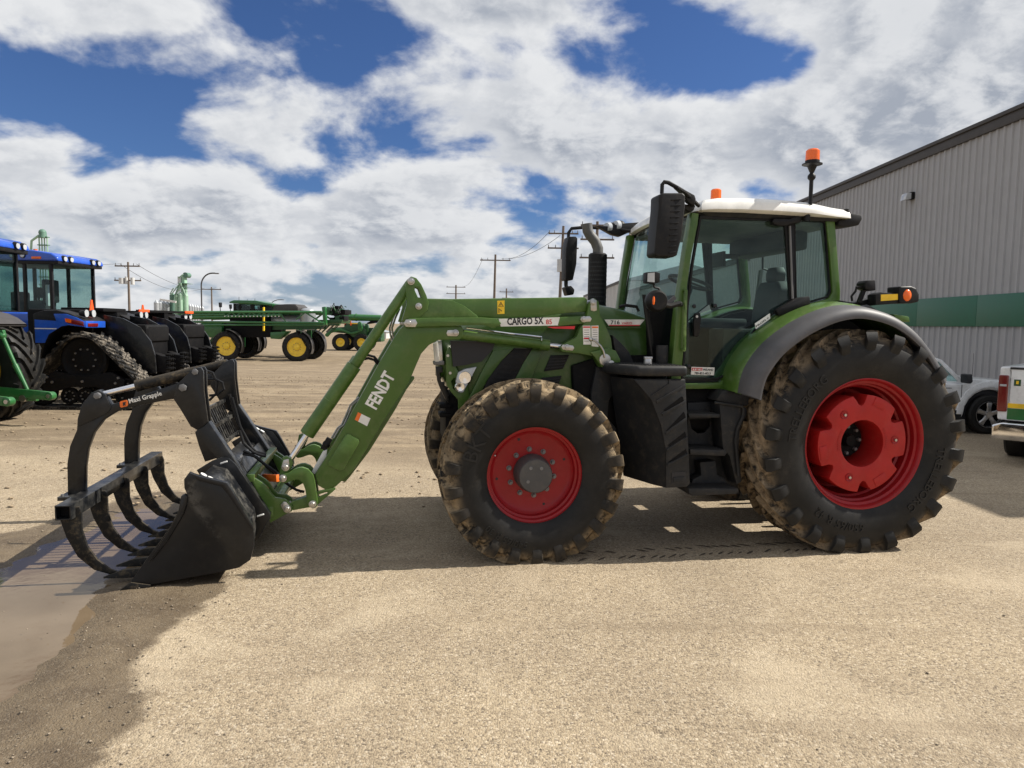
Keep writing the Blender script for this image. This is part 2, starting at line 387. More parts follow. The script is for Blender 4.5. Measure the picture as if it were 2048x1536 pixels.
vo = nd(nt, 'TexVoronoi', {'Vector': pos, 'Scale': 85, 'Randomness': 1.0}); rv = nd(nt, 'SeparateColor', {0: vo.outputs['Color']}).outputs[0]
vo2 = nd(nt, 'TexVoronoi', {'Vector': pos, 'Scale': 190, 'Randomness': 1.0}); rv2 = nd(nt, 'SeparateColor', {0: vo2.outputs['Color']}).outputs[1]
ramp = nd(nt, 'ValToRGB', {0: rv}); cr = ramp.color_ramp; cr.interpolation = 'LINEAR'
for i, (p_, c_) in enumerate(((0, (.07, .055, .045)), (.12, (.22, .172, .118)), (.45, (.385, .305, .205)), (.80, (.47, .38, .262)), (1, (.64, .55, .43)))):
    e = cr.elements[i] if i < 2 else cr.elements.new(p_); e.position = p_; e.color = c_+(1,)
grain = mixc(nt, .42, ramp.outputs[0], mixc(nt, rv2, (.20, .155, .105), (.46, .375, .265)))
L1 = noi(nt, pos, .55, 5, .6); L2 = noi(nt, pos, 3.0, 6, .65, .3); L3 = noi(nt, pos, 11, 5, .7)
c = mixc(nt, sstep(nt, L1, .3, .72), mixc(nt, 1.0, grain, (.84, .83, .82), 'MULTIPLY'), mixc(nt, 1.0, grain, (1.08, 1.07, 1.04), 'MULTIPLY'))
c = mixc(nt, mth(nt, 'MULTIPLY', sstep(nt, L2, .46, .74), .30), c, (.27, .205, .135))
c = mixc(nt, mth(nt, 'MULTIPLY', sstep(nt, noi(nt, pos, .9, 7, .62, .6), .52, .66), .45), c, (.50, .41, .29))
c = mixc(nt, mth(nt, 'MULTIPLY', sstep(nt, L3, .66, .80), .55), c, (.15, .115, .08))
# faint wheel passes dragged over the hard pan
wv_ = nd(nt, 'Mapping', {'Vector': pos, 'Scale': (.16, 2.4, 1), 'Rotation': (0, 0, -.30)}).outputs[0]
c = mixc(nt, mth(nt, 'MULTIPLY', sstep(nt, noi(nt, wv_, 1.5, 6, .6, .3), .54, .70), .40), c, (.23, .175, .115))
# rutted dirt of the yard further back: bands dragged along the driving direction
sv = nd(nt, 'Mapping', {'Vector': pos, 'Scale': (.12, 1.1, 1), 'Rotation': (0, 0, .06)}).outputs[0]
S1 = noi(nt, sv, 1.6, 7, .68, .4); S2 = noi(nt, pos, 1.3, 7, .7, .2)
dc = mixc(nt, sstep(nt, S1, .34, .66), (.115, .083, .053), (.40, .315, .205)); dc = mixc(nt, mth(nt, 'MULTIPLY', sstep(nt, S2, .47, .64), .65), dc, (.50, .41, .285))
S3 = noi(nt, nd(nt, 'Mapping', {'Vector': pos, 'Scale': (.35, 1.0, 1), 'Rotation': (0, 0, .5)}).outputs[0], .8, 7, .66, .8)
dc = mixc(nt, mth(nt, 'MULTIPLY', sstep(nt, S3, .46, .60), .80), dc, (.17, .125, .08))
dc = mixc(nt, mth(nt, 'MULTIPLY', sstep(nt, L3, .50, .66), .65), dc, (.16, .12, .08)); dc = mixc(nt, .35, dc, grain)
dc = mixc(nt, 1.0, dc, (.80, .775, .745), 'MULTIPLY')
c = mixc(nt, ad, c, dc)
wc = mixc(nt, sstep(nt, L2, .35, .65), (.095, .068, .042), (.150, .112, .070)); wc = mixc(nt, mth(nt, 'MULTIPLY', sstep(nt, rv, .6, 1.0), .35), wc, (.22, .18, .13))
aw = sstep(nt, mth(nt, 'ADD', aw, mth(nt, 'MULTIPLY_ADD', mth(nt, 'SUBTRACT', L3, .5), .9, mth(nt, 'MULTIPLY', mth(nt, 'SUBTRACT', L2, .5), .8))), .22, .74)
c = mixc(nt, mth(nt, 'MULTIPLY', aw, .93), c, wc)
nt.links.new(c, bs.inputs['Base Color'])
nt.links.new(mth(nt, 'MULTIPLY_ADD', aw, mth(nt, 'MULTIPLY_ADD', L2, .5, -.62), .93), bs.inputs['Roughness'])
bs.inputs['Specular IOR Level'].default_value = .35
hh = mth(nt, 'ADD', mth(nt, 'MULTIPLY', vo.outputs['Distance'], -.55), mth(nt, 'MULTIPLY', vo2.outputs['Distance'], -.35)); hh = mth(nt, 'ADD', hh, mth(nt, 'MULTIPLY', L3, 1.2))
hh = mth(nt, 'ADD', hh, mth(nt, 'MULTIPLY', mth(nt, 'MULTIPLY', S2, ad), 5.0))
bp = nd(nt, 'Bump', {'Strength': .75, 'Distance': .012, 'Height': hh}); nt.links.new(bp.outputs[0], bs.inputs['Normal'])
me.materials.append(m); go = bpy.data.objects.new('ground', me); COL.objects.link(go); go['kind'] = 'structure'
# muddy water lying in the hollow
m = bpy.data.materials.new('muddy_water'); m.use_nodes = True; nt = m.node_tree; bs = nt.nodes['Principled BSDF']
pos = nd(nt, 'NewGeometry').outputs['Position']
mc_ = mixc(nt, sstep(nt, noi(nt, pos, 1.2, 4), .3, .7), (.13, .092, .055), (.19, .14, .09)); nt.links.new(mc_, bs.inputs['Base Color'])
bs.inputs['Roughness'].default_value = .04; bs.inputs['IOR'].default_value = 1.33; bs.inputs['Alpha'].default_value = .93
bp = nd(nt, 'Bump', {'Strength': .05, 'Distance': .02, 'Height': noi(nt, pos, 7, 3)}); nt.links.new(bp.outputs[0], bs.inputs['Normal'])
x0 = min(q[0] for q in pud)-.3; x1 = max(q[0] for q in pud)+.3; y0 = min(q[1] for q in pud)-.3; y1 = max(q[1] for q in pud)+.3
w_ = MB().add([(x0, y0, -.030), (x1, y0, -.030), (x1, y1, -.030), (x0, y1, -.030)], [(0, 1, 2, 3)]).build('puddle_water', m, smooth=0); w_['kind'] = 'structure'
# loose stones, too many to count
mat('pebble', (.21, .17, .125), .85, dscale=60, var=.7)
MT['pebble'].node_tree
pm = MB(); ico = [(0, 0, 1), (.9, 0, .3), (.28, .85, .3), (-.72, .53, .3), (-.72, -.53, .3), (.28, -.85, .3), (0, 0, -.4)]
icf = [(0, 1, 2), (0, 2, 3), (0, 3, 4), (0, 4, 5), (0, 5, 1), (6, 2, 1), (6, 3, 2), (6, 4, 3), (6, 5, 4), (6, 1, 5)]
cnt = 0
while cnt < 2600:
    if cnt < 1700: x, y = rnd.uniform(-5.5, -1.0), rnd.uniform(2.1, 7.0); s2 = sdist(x, y, wet); s1 = sdist(x, y, pud)
    else: x, y = rnd.uniform(-6, 6), rnd.uniform(2.1, 14); s1 = s2 = 0 if x < 6 else 0
    if cnt < 1700 and (s2 > .15 or s1 < .12): 
        if rnd.random() > .02: continue
    r = rnd.choice((.003, .0035, .004, .005, .006, .010)) if cnt < 1700 else rnd.choice((.004, .005, .007))
    if rnd.random() < .02: r *= 1.7
    a = rnd.uniform(0, 6.3); k = rnd.uniform(.6, 1.2)
    pm.add([(x+r*(p[0]*math.cos(a)-p[1]*k*math.sin(a)), y+r*(p[0]*math.sin(a)+p[1]*k*math.cos(a)), .002+r*p[2]*.6) for p in ico], icf); cnt += 1
pm.build('loose_stones', MT['pebble'], kind='stuff', smooth=180)['label'] = 'small loose stones scattered over the gravel yard'
cl = MB(); k = 0
while k < 2600:
    x, y = rnd.uniform(-13, 1.0), rnd.uniform(6.8, 26); 
    if pnoise((x*.35, y*1.1, 4)) < .05 and rnd.random() < .8: continue
    if sdist(x, y, pud) < .1: continue
    r = rnd.choice((.010, .014, .018, .028)); a = rnd.uniform(0, 6.3); g0 = fall(y)
    cl.add([(x+r*(1.5*p[0]*math.cos(a)-p[1]*math.sin(a)), y+r*(1.5*p[0]*math.sin(a)+p[1]*math.cos(a)), g0+.006+r*p[2]*.55) for p in ico], icf); k += 1
mat('dry_clod', (.27, .205, .135), .95, dscale=25, var=.45)
cl.build('dirt_clods', MT['dry_clod'], kind='stuff', smooth=180)['label'] = 'dry dirt clods strewn over the rutted yard'
# damp clods the tyres dropped along the wheel track, and the lug prints in the shade
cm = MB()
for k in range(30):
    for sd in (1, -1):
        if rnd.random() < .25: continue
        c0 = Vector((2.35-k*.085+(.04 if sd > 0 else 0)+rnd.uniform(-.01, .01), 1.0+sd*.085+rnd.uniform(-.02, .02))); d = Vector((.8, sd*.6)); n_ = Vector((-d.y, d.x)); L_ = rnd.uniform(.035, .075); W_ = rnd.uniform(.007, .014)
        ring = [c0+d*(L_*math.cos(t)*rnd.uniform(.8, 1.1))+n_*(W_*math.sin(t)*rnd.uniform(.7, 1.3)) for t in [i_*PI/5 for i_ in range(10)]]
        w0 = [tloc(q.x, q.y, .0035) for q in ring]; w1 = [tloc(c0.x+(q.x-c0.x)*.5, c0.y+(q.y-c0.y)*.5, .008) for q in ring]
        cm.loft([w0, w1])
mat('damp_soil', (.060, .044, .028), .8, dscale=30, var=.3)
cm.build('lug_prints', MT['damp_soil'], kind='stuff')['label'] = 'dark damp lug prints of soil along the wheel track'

# ------------------------------------------------------------------ metal buildings on the right
WX = 13.5
def ribbed(w, z0, z1, rib=.305, d=.045):
    """one wall sheet, seen from -x, running along y"""
    ys = [0.0]; k = .1525
    pr = [(0, 0)]
    while k < w: pr += [(k-.05, 0), (k-.025, -d), (k+.025, -d), (k+.05, 0)]; k += rib
    pr.append((w-.004, 0))
    return pr
def shed(name, label, X, Ya, Yb, eave, low, wm, tm, sheet=.915, band=None, roofrise=1.6, depth=18, light=None):
    b = thing(name, label, 'building', (X, (Ya+Yb)/2, low), 0, (X, (Ya+Yb)/2, low))
    MB().box(X+.06, X+depth, Ya+.02, Yb-.02, low, eave-.02).build('wall', wm, b, smooth=0)
    n = int(round((Yb-Ya)/sheet)); sheet = (Yb-Ya)/n; pr = ribbed(sheet, 0, 0)
    src = None
    for i in range(n):
        if src is None:
            mm = MB(); mm.loft([[(X+dx, Ya+y, low) for y, dx in pr], [(X+dx, Ya+y, eave-.30) for y, dx in pr]], cap=False, closed=False)
            src = mm.build('wall_panel', wm, b, smooth=0); ob = src
        else:
            ob = src.copy(); COL.objects.link(ob); ob.location = (0, sheet*i, 0)
    MB().prism([(X-.10, eave-.33), (X-.10, eave), (X+.25, eave+.035), (X+.25, eave-.33)], Ya-.15, Yb+.15).build('eave_trim', tm, b, bevel=.01)
    MB().prism([(X-.16, eave-.06), (X-.16, eave+.05), (X-.02, eave+.07), (X-.02, eave-.06)], Ya-.16, Yb+.16).build('gutter', tm, b, bevel=.012)
    MB().prism([(X+.05, eave+.03), (X+depth/2, eave+roofrise), (X+depth, eave+.03)], Ya-.1, Yb+.1).build('roof', MT['galv'], b, smooth=0)
    if band:
        z0, z1, w = band; k = 0; src = None; y = Ya
        while y < Yb-.1:
            yy = min(Yb, y+w)
            MB().box(X-.075, X-.034, y+.006, yy-.006, z0, z1).build('band_panel', MT['band_green'], b, bevel=.004); y += w
    if light:
        px, py = light; d = ray(px, py); w = C_+d*((X-.05)/d.x)
        f_ = MB().box(X-.16, X-.03, w.y-.20, w.y+.10, w.z-.10, w.z+.14).build('wall_light', MT['black_plastic'], b, bevel=.02)
        MB().prism([(X-.36, w.z-.13), (X-.16, w.z-.10), (X-.16, w.z+.10), (X-.30, w.z+.10)], w.y-.22, w.y+.12).build('lamp_lens', MT['lens'], f_, bevel=.01, org=(X, (Ya+Yb)/2, low))
    return b
shed('metal_building', 'long grey ribbed steel building with dark eave and green band behind the tractor cab', WX, 8.5, 41, 7.85, -.8, MT['wall_grey'], MT['trim_grey'], band=(2.02, 2.92, 3.05), light=(1822, 394))
shed('storage_building', 'lower grey steel building beyond the ribbed one, seen through the cab windows', 14.6, 44, 92, 6.4, -.8, MT['wall_grey'], MT['trim_grey'], sheet=3.0, roofrise=2)
shed('distant_shed', 'pale far steel shed between exhaust stack and windshield', 14.8, 98, 150, 8.2, -.8, MT['pale_shed'], MT['trim_grey'], sheet=4.0, roofrise=2.4)

# ------------------------------------------------------------------ poles, lamps, wires
def gz(y): return fall(y)
def pole(px, py, Y, label, arms, base_r=.16, extra=None, lean=0.0, group='wooden utility poles along the road'):
    x, z = wp(0, (px, py), Y); g = gz(Y)
    r = thing('utility_pole', label, 'utility pole', (x, Y, g), 0, (x, Y, g), group)
    MB().cyl((x-lean*(z-g), Y, g-.3), (x, Y, z), base_r, base_r*.65, 10).build('pole', MT['wood'], r)
    for (dz, hw, ins) in arms:
        a_ = MB().box(x-hw, x+hw, Y-.06-base_r, Y-base_r+.06, z-dz-.07, z-dz+.07).build('crossarm', MT['wood'], r, smooth=0)
        for u in ins:
            MB().cyl((x+u*hw, Y-base_r, z-dz+.05), (x+u*hw, Y-base_r, z-dz+.32), .05, .03, 8).build('insulator', MT['grey_metal'], a_, org=(x, Y, g))
    if extra:
        for (dx, dz, w, h) in extra:
            MB().cyl((x+dx, Y-.35, z-dz-h), (x+dx, Y-.35, z-dz), w/2, w/2, 12).build('transformer', MT['pale_shed'], r, smooth=40)
    return (x, Y, z)
P_a = pole(256, 524, 78, 'wooden pole with two crossarms and transformers right of the blue cabs', [(.45, 1.35, (-.95, -.5, .5, .95)), (2.0, 1.45, (-.95, .95))], extra=[(-.55, 1.75, .62, .62), (.62, 1.70, .42, .75), (-.05, 1.6, .3, .8)])
P_b = pole(423, 574, 120, 'thin far pole with one crossarm right of the curved street lamp', [(.4, 1.7, (-.9, .9))], .17)
P_c = pole(912, 570, 165, 'small distant pole with double crossarm left of the warning sticker', [(.5, 2.2, (-.9, .9)), (2.0, 2.2, (-.9, .9))], .26)
P_d = pole(991, 509, 92, 'tall single pole with one crossarm above the loader arm', [(.75, 1.95, (-.92, -.5, .5, .92))], .20, lean=.015)
P_e = pole(1013, 577, 165, 'tiny far pole just right of the tall single pole', [(.8, 1.6, (-.9, .9)), (2.2, 1.0, ())], .24)
P_f = pole(1127, 452, 70, 'pole with transformer box and two crossarms behind the far mirror', [(.75, 1.45, (-.95, -.6, .6, .95)), (2.15, 1.5, (-.95, -.5, .6))], .19, lean=.03)
P_g = pole(1195, 443, 62, 'pole with three crossarms and cutouts behind the exhaust pipe', [(.35, 1.45, (-.9, .9)), (1.55, 1.45, (-.9, -.1, .9)), (3.1, 1.5, (-.9, .9))], .19)
x, z = wp(0, (1121, 519), 70); px_ = MB().box(x-.32, x+.26, 69.6, 70, z-1.2, z).build('switch_box', MT['pale_shed'], bpy.data.objects['utility_pole.005'], smooth=0)
def wire(p, q, sag, label, r=.022):
    p = Vector(p); q = Vector(q)
    o = MB().tube([p+(q-p)*t+Vector((0, 0, -sag*4*t*(1-t))) for t in [i/14 for i in range(15)]], r, 4).build('power_line', MT['wire'])
    mid = p
    return tag(o, label, 'power line', 'overhead power lines')
wl = wp(0, (-200, 500), 60)
wire((P_a[0]+.9, P_a[1], P_a[2]-.2), (P_b[0]+.8, P_b[1], P_b[2]-.1), 1.2, 'upper power line from the transformer pole down to the grain elevator side')
wire((P_a[0]-.9, P_a[1], P_a[2]-.2), (P_b[0]-1.2, P_b[1], P_b[2]-.2), 1.5, 'lower power line from the transformer pole down to the grain elevator side')
wire((wl[0], 60, wl[1]+1.6), (P_a[0]-.9, P_a[1], P_a[2]-.2), 1.0, 'power line running behind the blue cab roof to the transformer pole')
wire((wl[0], 60, wl[1]-3.6), (P_a[0], P_a[1], P_a[2]-5.2), .5, 'low power line left of the transformer pole at window height')
wire((P_d[0]+1.6, P_d[1], P_d[2]-.5), (P_f[0]-1.3, P_f[1], P_f[2]-.5), 0.6, 'upper sagging line between tall single pole and transformer box pole')
wire((P_d[0]+.8, P_d[1], P_d[2]-.5), (P_f[0]-.3, P_f[1], P_f[2]-.9), 0.7, 'second sagging line between tall single pole and transformer box pole')
wire((P_d[0], P_d[1], P_d[2]-6.2), (P_f[0], P_f[1], P_f[2]-8.6), 1.5, 'low thick sagging cable just above the loader arm', .05)
wire((P_d[0]-1.6, P_d[1], P_d[2]-.5), (P_c[0]+1.5, P_c[1], P_c[2]-.2), 1.2, 'thin line falling left from the tall single pole to the distant pole')
def lamp(px, py, Y, label, reach):
    x, z = wp(0, (px, py), Y); g = gz(Y)
    r = thing('street_lamp', label, 'street lamp', (x, Y, g), 0, (x, Y, g), 'curved street lamps')
    arc = [(x+reach*(1-math.cos(t)), Y, z-reach*1.1+reach*1.1*math.sin(t)) for t in [i*PI/2/8 for i in range(9)]]
    MB().tube([(x, Y, g-.2), (x, Y, z-reach*1.1-.5)]+arc+[(x+reach*1.25, Y, z+.0)], .085, 8).build('post', MT['trim_grey'], r)
    MB().box(x+reach*1.2, x+reach*1.2+.5, Y-.12, Y+.12, z-.10, z+.04).build('lamp_head', MT['grey_metal'], r, bevel=.02)
lamp(402, 546, 85, 'tall curved street lamp right of the grain elevator', 1.35)
lamp(534, 599, 170, 'small far street lamp above the sprayer cab roof', 3.0)

# ------------------------------------------------------------------ grain terminals on the skyline
GD = 300.0
def ele(pts): return wps(0, pts, GD)
gb = gz(GD)
cx, zt = wp(0, (372, 548), GD)
g1 = thing('grain_elevator', 'pale green grain elevator tower with headhouse above the steel bins', 'grain elevator', (cx, GD, gb), 0, (cx, GD, gb))
def wbox(par, name, p0, p1, d0, d1, m, bev=0):
    (xa, za), (xb, zb) = wp(0, p0, GD+d0), wp(0, p1, GD+d0); return MB().box(min(xa, xb), max(xa, xb), GD+d0, GD+d1, min(za, zb), max(za, zb)).build(name, MT[m], par, bevel=bev, smooth=0)
def wcyl(par, name, px0, px1, pyt, pyb, m, coneh=0, dy=0, n=20):
    xa, zt_ = wp(0, (px0, pyt), GD+dy); xb, zb = wp(0, (px1, pyb), GD+dy); r = (xb-xa)/2; xc = (xa+xb)/2
    mm = MB().cyl((xc, GD+dy, min(zb, gb)), (xc, GD+dy, zt_), r, r, n)
    if coneh: mm.cyl((xc, GD+dy, zt_), (xc, GD+dy, zt_+coneh), r*1.02, r*.12, n)
    return mm.build(name, MT[m], par, smooth=30)
wcyl(g1, 'silo', 339.5, 352, 590, 650, 'elev_dark', 1, 6); wcyl(g1, 'silo', 349, 358, 589, 650, 'elev_green', 1, 1); wcyl(g1, 'silo', 357, 366, 589, 650, 'elev_green', 1, 0); wcyl(g1, 'silo', 365.5, 377.5, 592, 650, 'elev_green', 2, 2)
wbox(g1, 'headhouse', (355, 553), (362, 566), 2, 5, 'pale_shed'); wbox(g1, 'leg_tower', (363, 549), (369.5, 590), 2, 4.5, 'elev_green'); wbox(g1, 'platform', (353, 566), (373, 567), 0, 6, 'elev_dark'); wbox(g1, 'platform', (351, 574), (368, 575), 0, 6, 'elev_dark')
hx, hz_ = wp(0, (367, 547.5), GD); MB().cyl((hx, GD+1.5, hz_-.4), (hx, GD+5, hz_-.4), 1.1, 1.1, 14).build('leg_head', MT['elev_dark'], g1)
for (p, q) in (((366, 549), (357, 556)), ((360, 566), (342, 590)), ((360, 566), (350, 590)), ((361, 566), (357, 590)), ((362, 566), (365, 590)), ((363, 570), (372, 592)), ((362, 566), (349, 598)), ((347, 576), (340, 588))):
    (xa, za), (xb, zb) = wp(0, p, GD), wp(0, q, GD); MB().cyl((xa, GD, za), (xb, GD, zb), .24, .24, 6).build('spout', MT['elev_green'] if rnd.random() < .6 else MT['elev_dark'], g1)
for i, px in enumerate((355, 359, 363, 368.8)):
    (xa, za), (xb, zb) = wp(0, (px, 566), GD), wp(0, (px, 591), GD); MB().box(xa-.13, xa+.13, GD+1, GD+1.3, zb, za).build('brace', MT['elev_dark'], g1, smooth=0)
for i in range(7):
    px = 308+i*7.2
    b_ = thing('grain_bin', ('leftmost' if i == 0 else ['', 'second', 'third', 'fourth', 'fifth', 'sixth', 'seventh'][i])+' bin of the steel row left of the green elevator', 'grain bin', (wp(0, (px+5, 620), GD-4)[0], GD-4, gb), 0, (wp(0, (px+5, 620), GD-4)[0], GD-4, gb), 'steel grain bins left of the elevator')
    xa, zt_ = wp(0, (px, 605.5+i*.8), GD-4+i*3); xb, _ = wp(0, (px+10, 607), GD-4+i*3); r = (xb-xa)/2; xc = (xa+xb)/2
    MB().cyl((xc, GD-4+i*3, gb), (xc, GD-4+i*3, zt_), r, r, 20).build('wall', MT['galv'], b_, smooth=30); MB().cyl((xc, GD-4+i*3, zt_), (xc, GD-4+i*3, zt_+1.3), r*1.04, r*.1, 20).build('roof', MT['galv'], b_, smooth=30)
for i in range(6):
    px = 376.5+i*5
    yy = GD+30+i*5; xa, zt_ = wp(0, (px, 612+i*.9), yy); xb, _ = wp(0, (px+6.5, 613), yy); r = (xb-xa)/2; xc = (xa+xb)/2
    b_ = thing('grain_bin', ['first', 'second', 'third', 'fourth', 'fifth', 'last'][i]+' bin of the lower steel row right of the green elevator', 'grain bin', (xc, yy, gb), 0, (xc, yy, gb), 'steel grain bins right of the elevator')
    MB().cyl((xc, yy, gb), (xc, yy, zt_), r, r, 18).build('wall', MT['galv'], b_, smooth=30); MB().cyl((xc, yy, zt_), (xc, yy, zt_+1.1), r*1.04, r*.1, 18).build('roof', MT['galv'], b_, smooth=30)
(xa, za), (xb, zb) = wp(0, (320, 599), GD-8), wp(0, (352, 604), GD-8)
tag(MB().bar((xa, GD-8, za), (xb, GD-8, zb), .6, .8).build('conveyor', MT['off_white'], None, smooth=0), 'white conveyor bridge running over the left steel bins', 'conveyor')
GD2 = 200.0
x, z = wp(0, (82, 458), GD2); g2 = thing('elevator_leg', 'dark green elevator head tower rising behind the blue cab roofs', 'elevator leg', (x, GD2, gb), 0, (x, GD2, gb))
xl, zl = wp(0, (78, 474), GD2); xr, zr = wp(0, (94, 474), GD2)
MB().cyl(((xl+xr)/2, GD2, zl-.2), ((xl+xr)/2, GD2, z-1.0), (xr-xl)/2*.95, (xr-xl)/2*.8, 14).ball(((xl+xr)/2-.1, GD2, z-1.0), 1.0, 12).build('leg_head', MT['elev_dark'], g2)
for k in (0, .33, .66, 1): MB().cyl((xl+(xr-xl)*k, GD2, gb), (xl+(xr-xl)*k, GD2, zl), .18, .18, 6).build('leg', MT['elev_green'], g2)
for i in range(9): MB().box(xl-.3, xr+.3, GD2-.5, GD2+.8, zl-2.2*i-.12, zl-2.2*i+.12).build('platform', MT['elev_dark'], g2, smooth=0)
xs, zs = wp(0, (65, 482), GD2); MB().tube([(xl+.3, GD2-.4, zl+.4), (xs, GD2-.4, zs), (xs-.4, GD2-.4, zs-4)], .32, 6).build('spout', MT['elev_green'], g2)
# low pale sheds along the far road
for i, (p0, p1, D, lb) in enumerate((((345, 648), (393, 664), 130, 'low white shed far behind the sprayer boom tip'), ((742, 660), (772, 684), 120, 'grey far shed behind the lower loader cylinder'))):
    (xa, za), (xb, zb) = wp(0, p0, D), wp(0, p1, D); s_ = thing('far_shed', lb, 'building', ((xa+xb)/2, D, gz(D)), 0, ((xa+xb)/2, D, gz(D)))
    MB().box(xa, xb, D, D+6, gz(D), za-.35).build('wall', MT['pale_shed'], s_, smooth=0); MB().prism([(xa-.2, za-.35), ((xa+xb)/2, za), (xb+.2, za-.35)], D-.2, D+6.2).build('roof', MT['galv'], s_, smooth=0)

# ------------------------------------------------------------------ tyres and wheels (wheel-local: x forward, y outward, z up)
def tyre_geo(R, W, rb, lugh, n, lw, sweep, flat=0.0):
    h = W/2; rc = R-lugh; m = MB()
    half = [(rb-.015, h*.80), (rb+.004, h*.885), (rb+.05, h*.955), (rb+(rc-rb)*.35, h*1.0), (rb+(rc-rb)*.6, h*1.0), (rc-.085, h*.965), (rc-.035, h*.90), (rc-.006, h*.78), (rc+.004, h*.45), (rc+.008, 0)]
    prof = half+[(r, -y) for r, y in half[-2::-1]]
    m.lathe(prof, n=72)
    for s in (1, -1):
        for i in range(n):
            f0 = 2*PI*(i+(0 if s > 0 else .5))/n
            st = [(.04, R, .04, rc-.02, 0, .85), (.24, R, .24, rc-.02, .18, .95), (.48, R, .48, rc-.02, .46, 1.0), (.70, R-.004, .68, rc-.03, .74, 1.15), (.86, R-.010, .80, rc-.05, .90, 1.55),
                  (.985, R-.024, .86, rc-.08, .96, 1.90), (1.035, R-.060, .92, rc-.11, .97, 1.95), (1.045, R-.105, .95, rc-.14, .97, 1.65), (1.02, R-.135, .95, rc-.16, .97, .9)]
            secs = []
            for yt, rt, yb, rb_, fo, wf in st:
                f = f0-sweep*fo; wt = lw*wf/R; wb = wt*(1.45 if wf < 1.5 else 1.2)
                P = lambda r, y, a: (r*math.cos(a), s*y*h, r*math.sin(a))
                # rolling forward the top of the wheel moves to +x
                secs.append([P(rb_, yb, f+wb/2), P(rb_, yb, f-wb/2), P(rt, yt, f-wt/2), P(rt, yt, f+wt/2)])
            m.loft(secs)
    if flat:
        for v in m.v:
            if v.z < -flat: v.z = -flat+(v.z+flat)*.12
    return m
def ring_text(m, body, r, ang, size, y, bold=.01, depth=.004):
    vs_, fs = text_mesh(body, size, depth, bold); x0 = min(q.x for q in vs_); x1 = max(q.x for q in vs_)
    pts = []
    for q in vs_:
        a = R_(ang)-(q.x-(x0+x1)/2)/r; rr = r+q.y-size*.35
        pts.append((-rr*math.cos(a), y+q.z, rr*math.sin(a)))
    m.add(pts, fs)
def bolt_ring(m, r, n, y, rad, hgt, a0=0.0):
    for i in range(n):
        a = a0+2*PI*i/n; m.cyl((r*math.cos(a), y, r*math.sin(a)), (r*math.cos(a), y+hgt, r*math.sin(a)), rad, rad*.9, 6)
def rear_wheel(parent, loc, mirror=False):
    yR = .290
    prof = [(.535, yR-.035), (.552, yR-.03), (.560, yR-.012), (.557, yR+.002), (.545, yR+.004), (.532, yR-.008), (.526, yR-.045), (.506, yR-.052), (.502, yR-.095), (.486, yR-.102), (.482, yR-.17), (.464, yR-.18), (.458, yR-.30), (.44, yR-.36), (.30, yR-.40), (.10, yR-.40)]
    w = MB().lathe(prof, n=96).lathe([(.535, -yR), (.56, -yR), (.52, -yR+.05), (.47, -.1), (.10, -.12)], n=64).build('wheel', MT['red_paint'], parent, smooth=40, org=(0, 0, 0))
    w.location = loc
    if mirror: w.scale = (1, -1, 1)
    ORG[w.name] = (0, 0, 0)
    t = tyre_geo(.956, .66, .548, .054, 22, .056, R_(27), .915); t.build('tyre', MT['tyre_rear'], w, smooth=38)
    if mirror: return w
    for bd, an, sz in (('TRELLEBORG', 152, .105), ('650/65 R 42', 250, .10), ('TRELLEBORG', -28, .105)):
        tx = MB(); ring_text(tx, bd, .70, an, sz, .332, .0, .005); tx.build('sidewall_lettering', MT['tyre_letter'], w, smooth=0)
    # cast weight ring bolted into the dish
    out = []; nt_ = [95, 35, -25, -85, -145, 155]
    for d in range(0, 360, 3):
        near = min(nt_, key=lambda q: abs((d-q+180) % 360-180)); dd = abs((d-near+180) % 360-180)
        r = .412 if dd > 7.5 else .412-.085*math.sqrt(max(0, 1-(dd/7.5)**2))-.006
        out.append((-r*math.cos(R_(d)), r*math.sin(R_(d))))
    inn = [(.198*math.cos(2*PI*i/40), .198*math.sin(2*PI*i/40)) for i in range(40)]
    ww = MB().holes(out, [inn], yR-.33, yR-.035).build('wheel_weight', MT['red_weight'], w, smooth=40, bevel=.006)
    MB().lathe([(.198, yR-.05), (.196, yR-.38)], n=40).build('weight_bore', MT['red_weight'], w, smooth=60)
    for d in (192, 67, -59):
        a = R_(d); u = Vector((-math.cos(a), 0, math.sin(a))); v = Vector((math.sin(a), 0, math.cos(a))); c0 = u*.362+Vector((0, yR-.033, 0))
        MB().bar(c0-v*.058, c0+v*.058, .070, .006, u.cross(v)).build('cast_pad', MT['red_weight'], w, bevel=.002)
    for d in (127, 5, -111):
        a = R_(d); q = MB(); c0 = Vector((-.305*math.cos(a), 0, .305*math.sin(a)))
        q.lathe([(.036, yR-.0345), (.034, yR-.029), (.026, yR-.0345), (.024, yR-.0348)], c0, 20).build('bolt_seat', MT['red_paint'], w)
        MB().cyl(c0+Vector((0, yR-.038, 0)), c0+Vector((0, yR-.016, 0)), .014, .012, 6).build('bolt', MT['steel'], w)
    for an in (172, 12):                                   # worn cast characters, unreadable in the photograph
        lt = MB()
        for k_ in range(11):
            a = R_(an-22+k_*4.2); u = Vector((-math.cos(a), 0, math.sin(a))); lt.bar(u*.214+Vector((0, yR-.034, 0)), u*.236+Vector((0, yR-.034, 0)), .006+.003*(k_ % 3), .004, (0, 1, 0))
        lt.build('cast_lettering', MT['red_weight'], w, smooth=0, kind='stuff')
    hb = MB().lathe([(.001, yR-.18), (.045, yR-.18), (.052, yR-.20), (.055, yR-.25), (.15, yR-.25), (.16, yR-.38)], n=28).build('hub', MT['under_black'], w)
    bb = MB(); bolt_ring(bb, .115, 8, yR-.25, .016, .03); bb.build('stud', MT['grey_metal'], w)
    return w
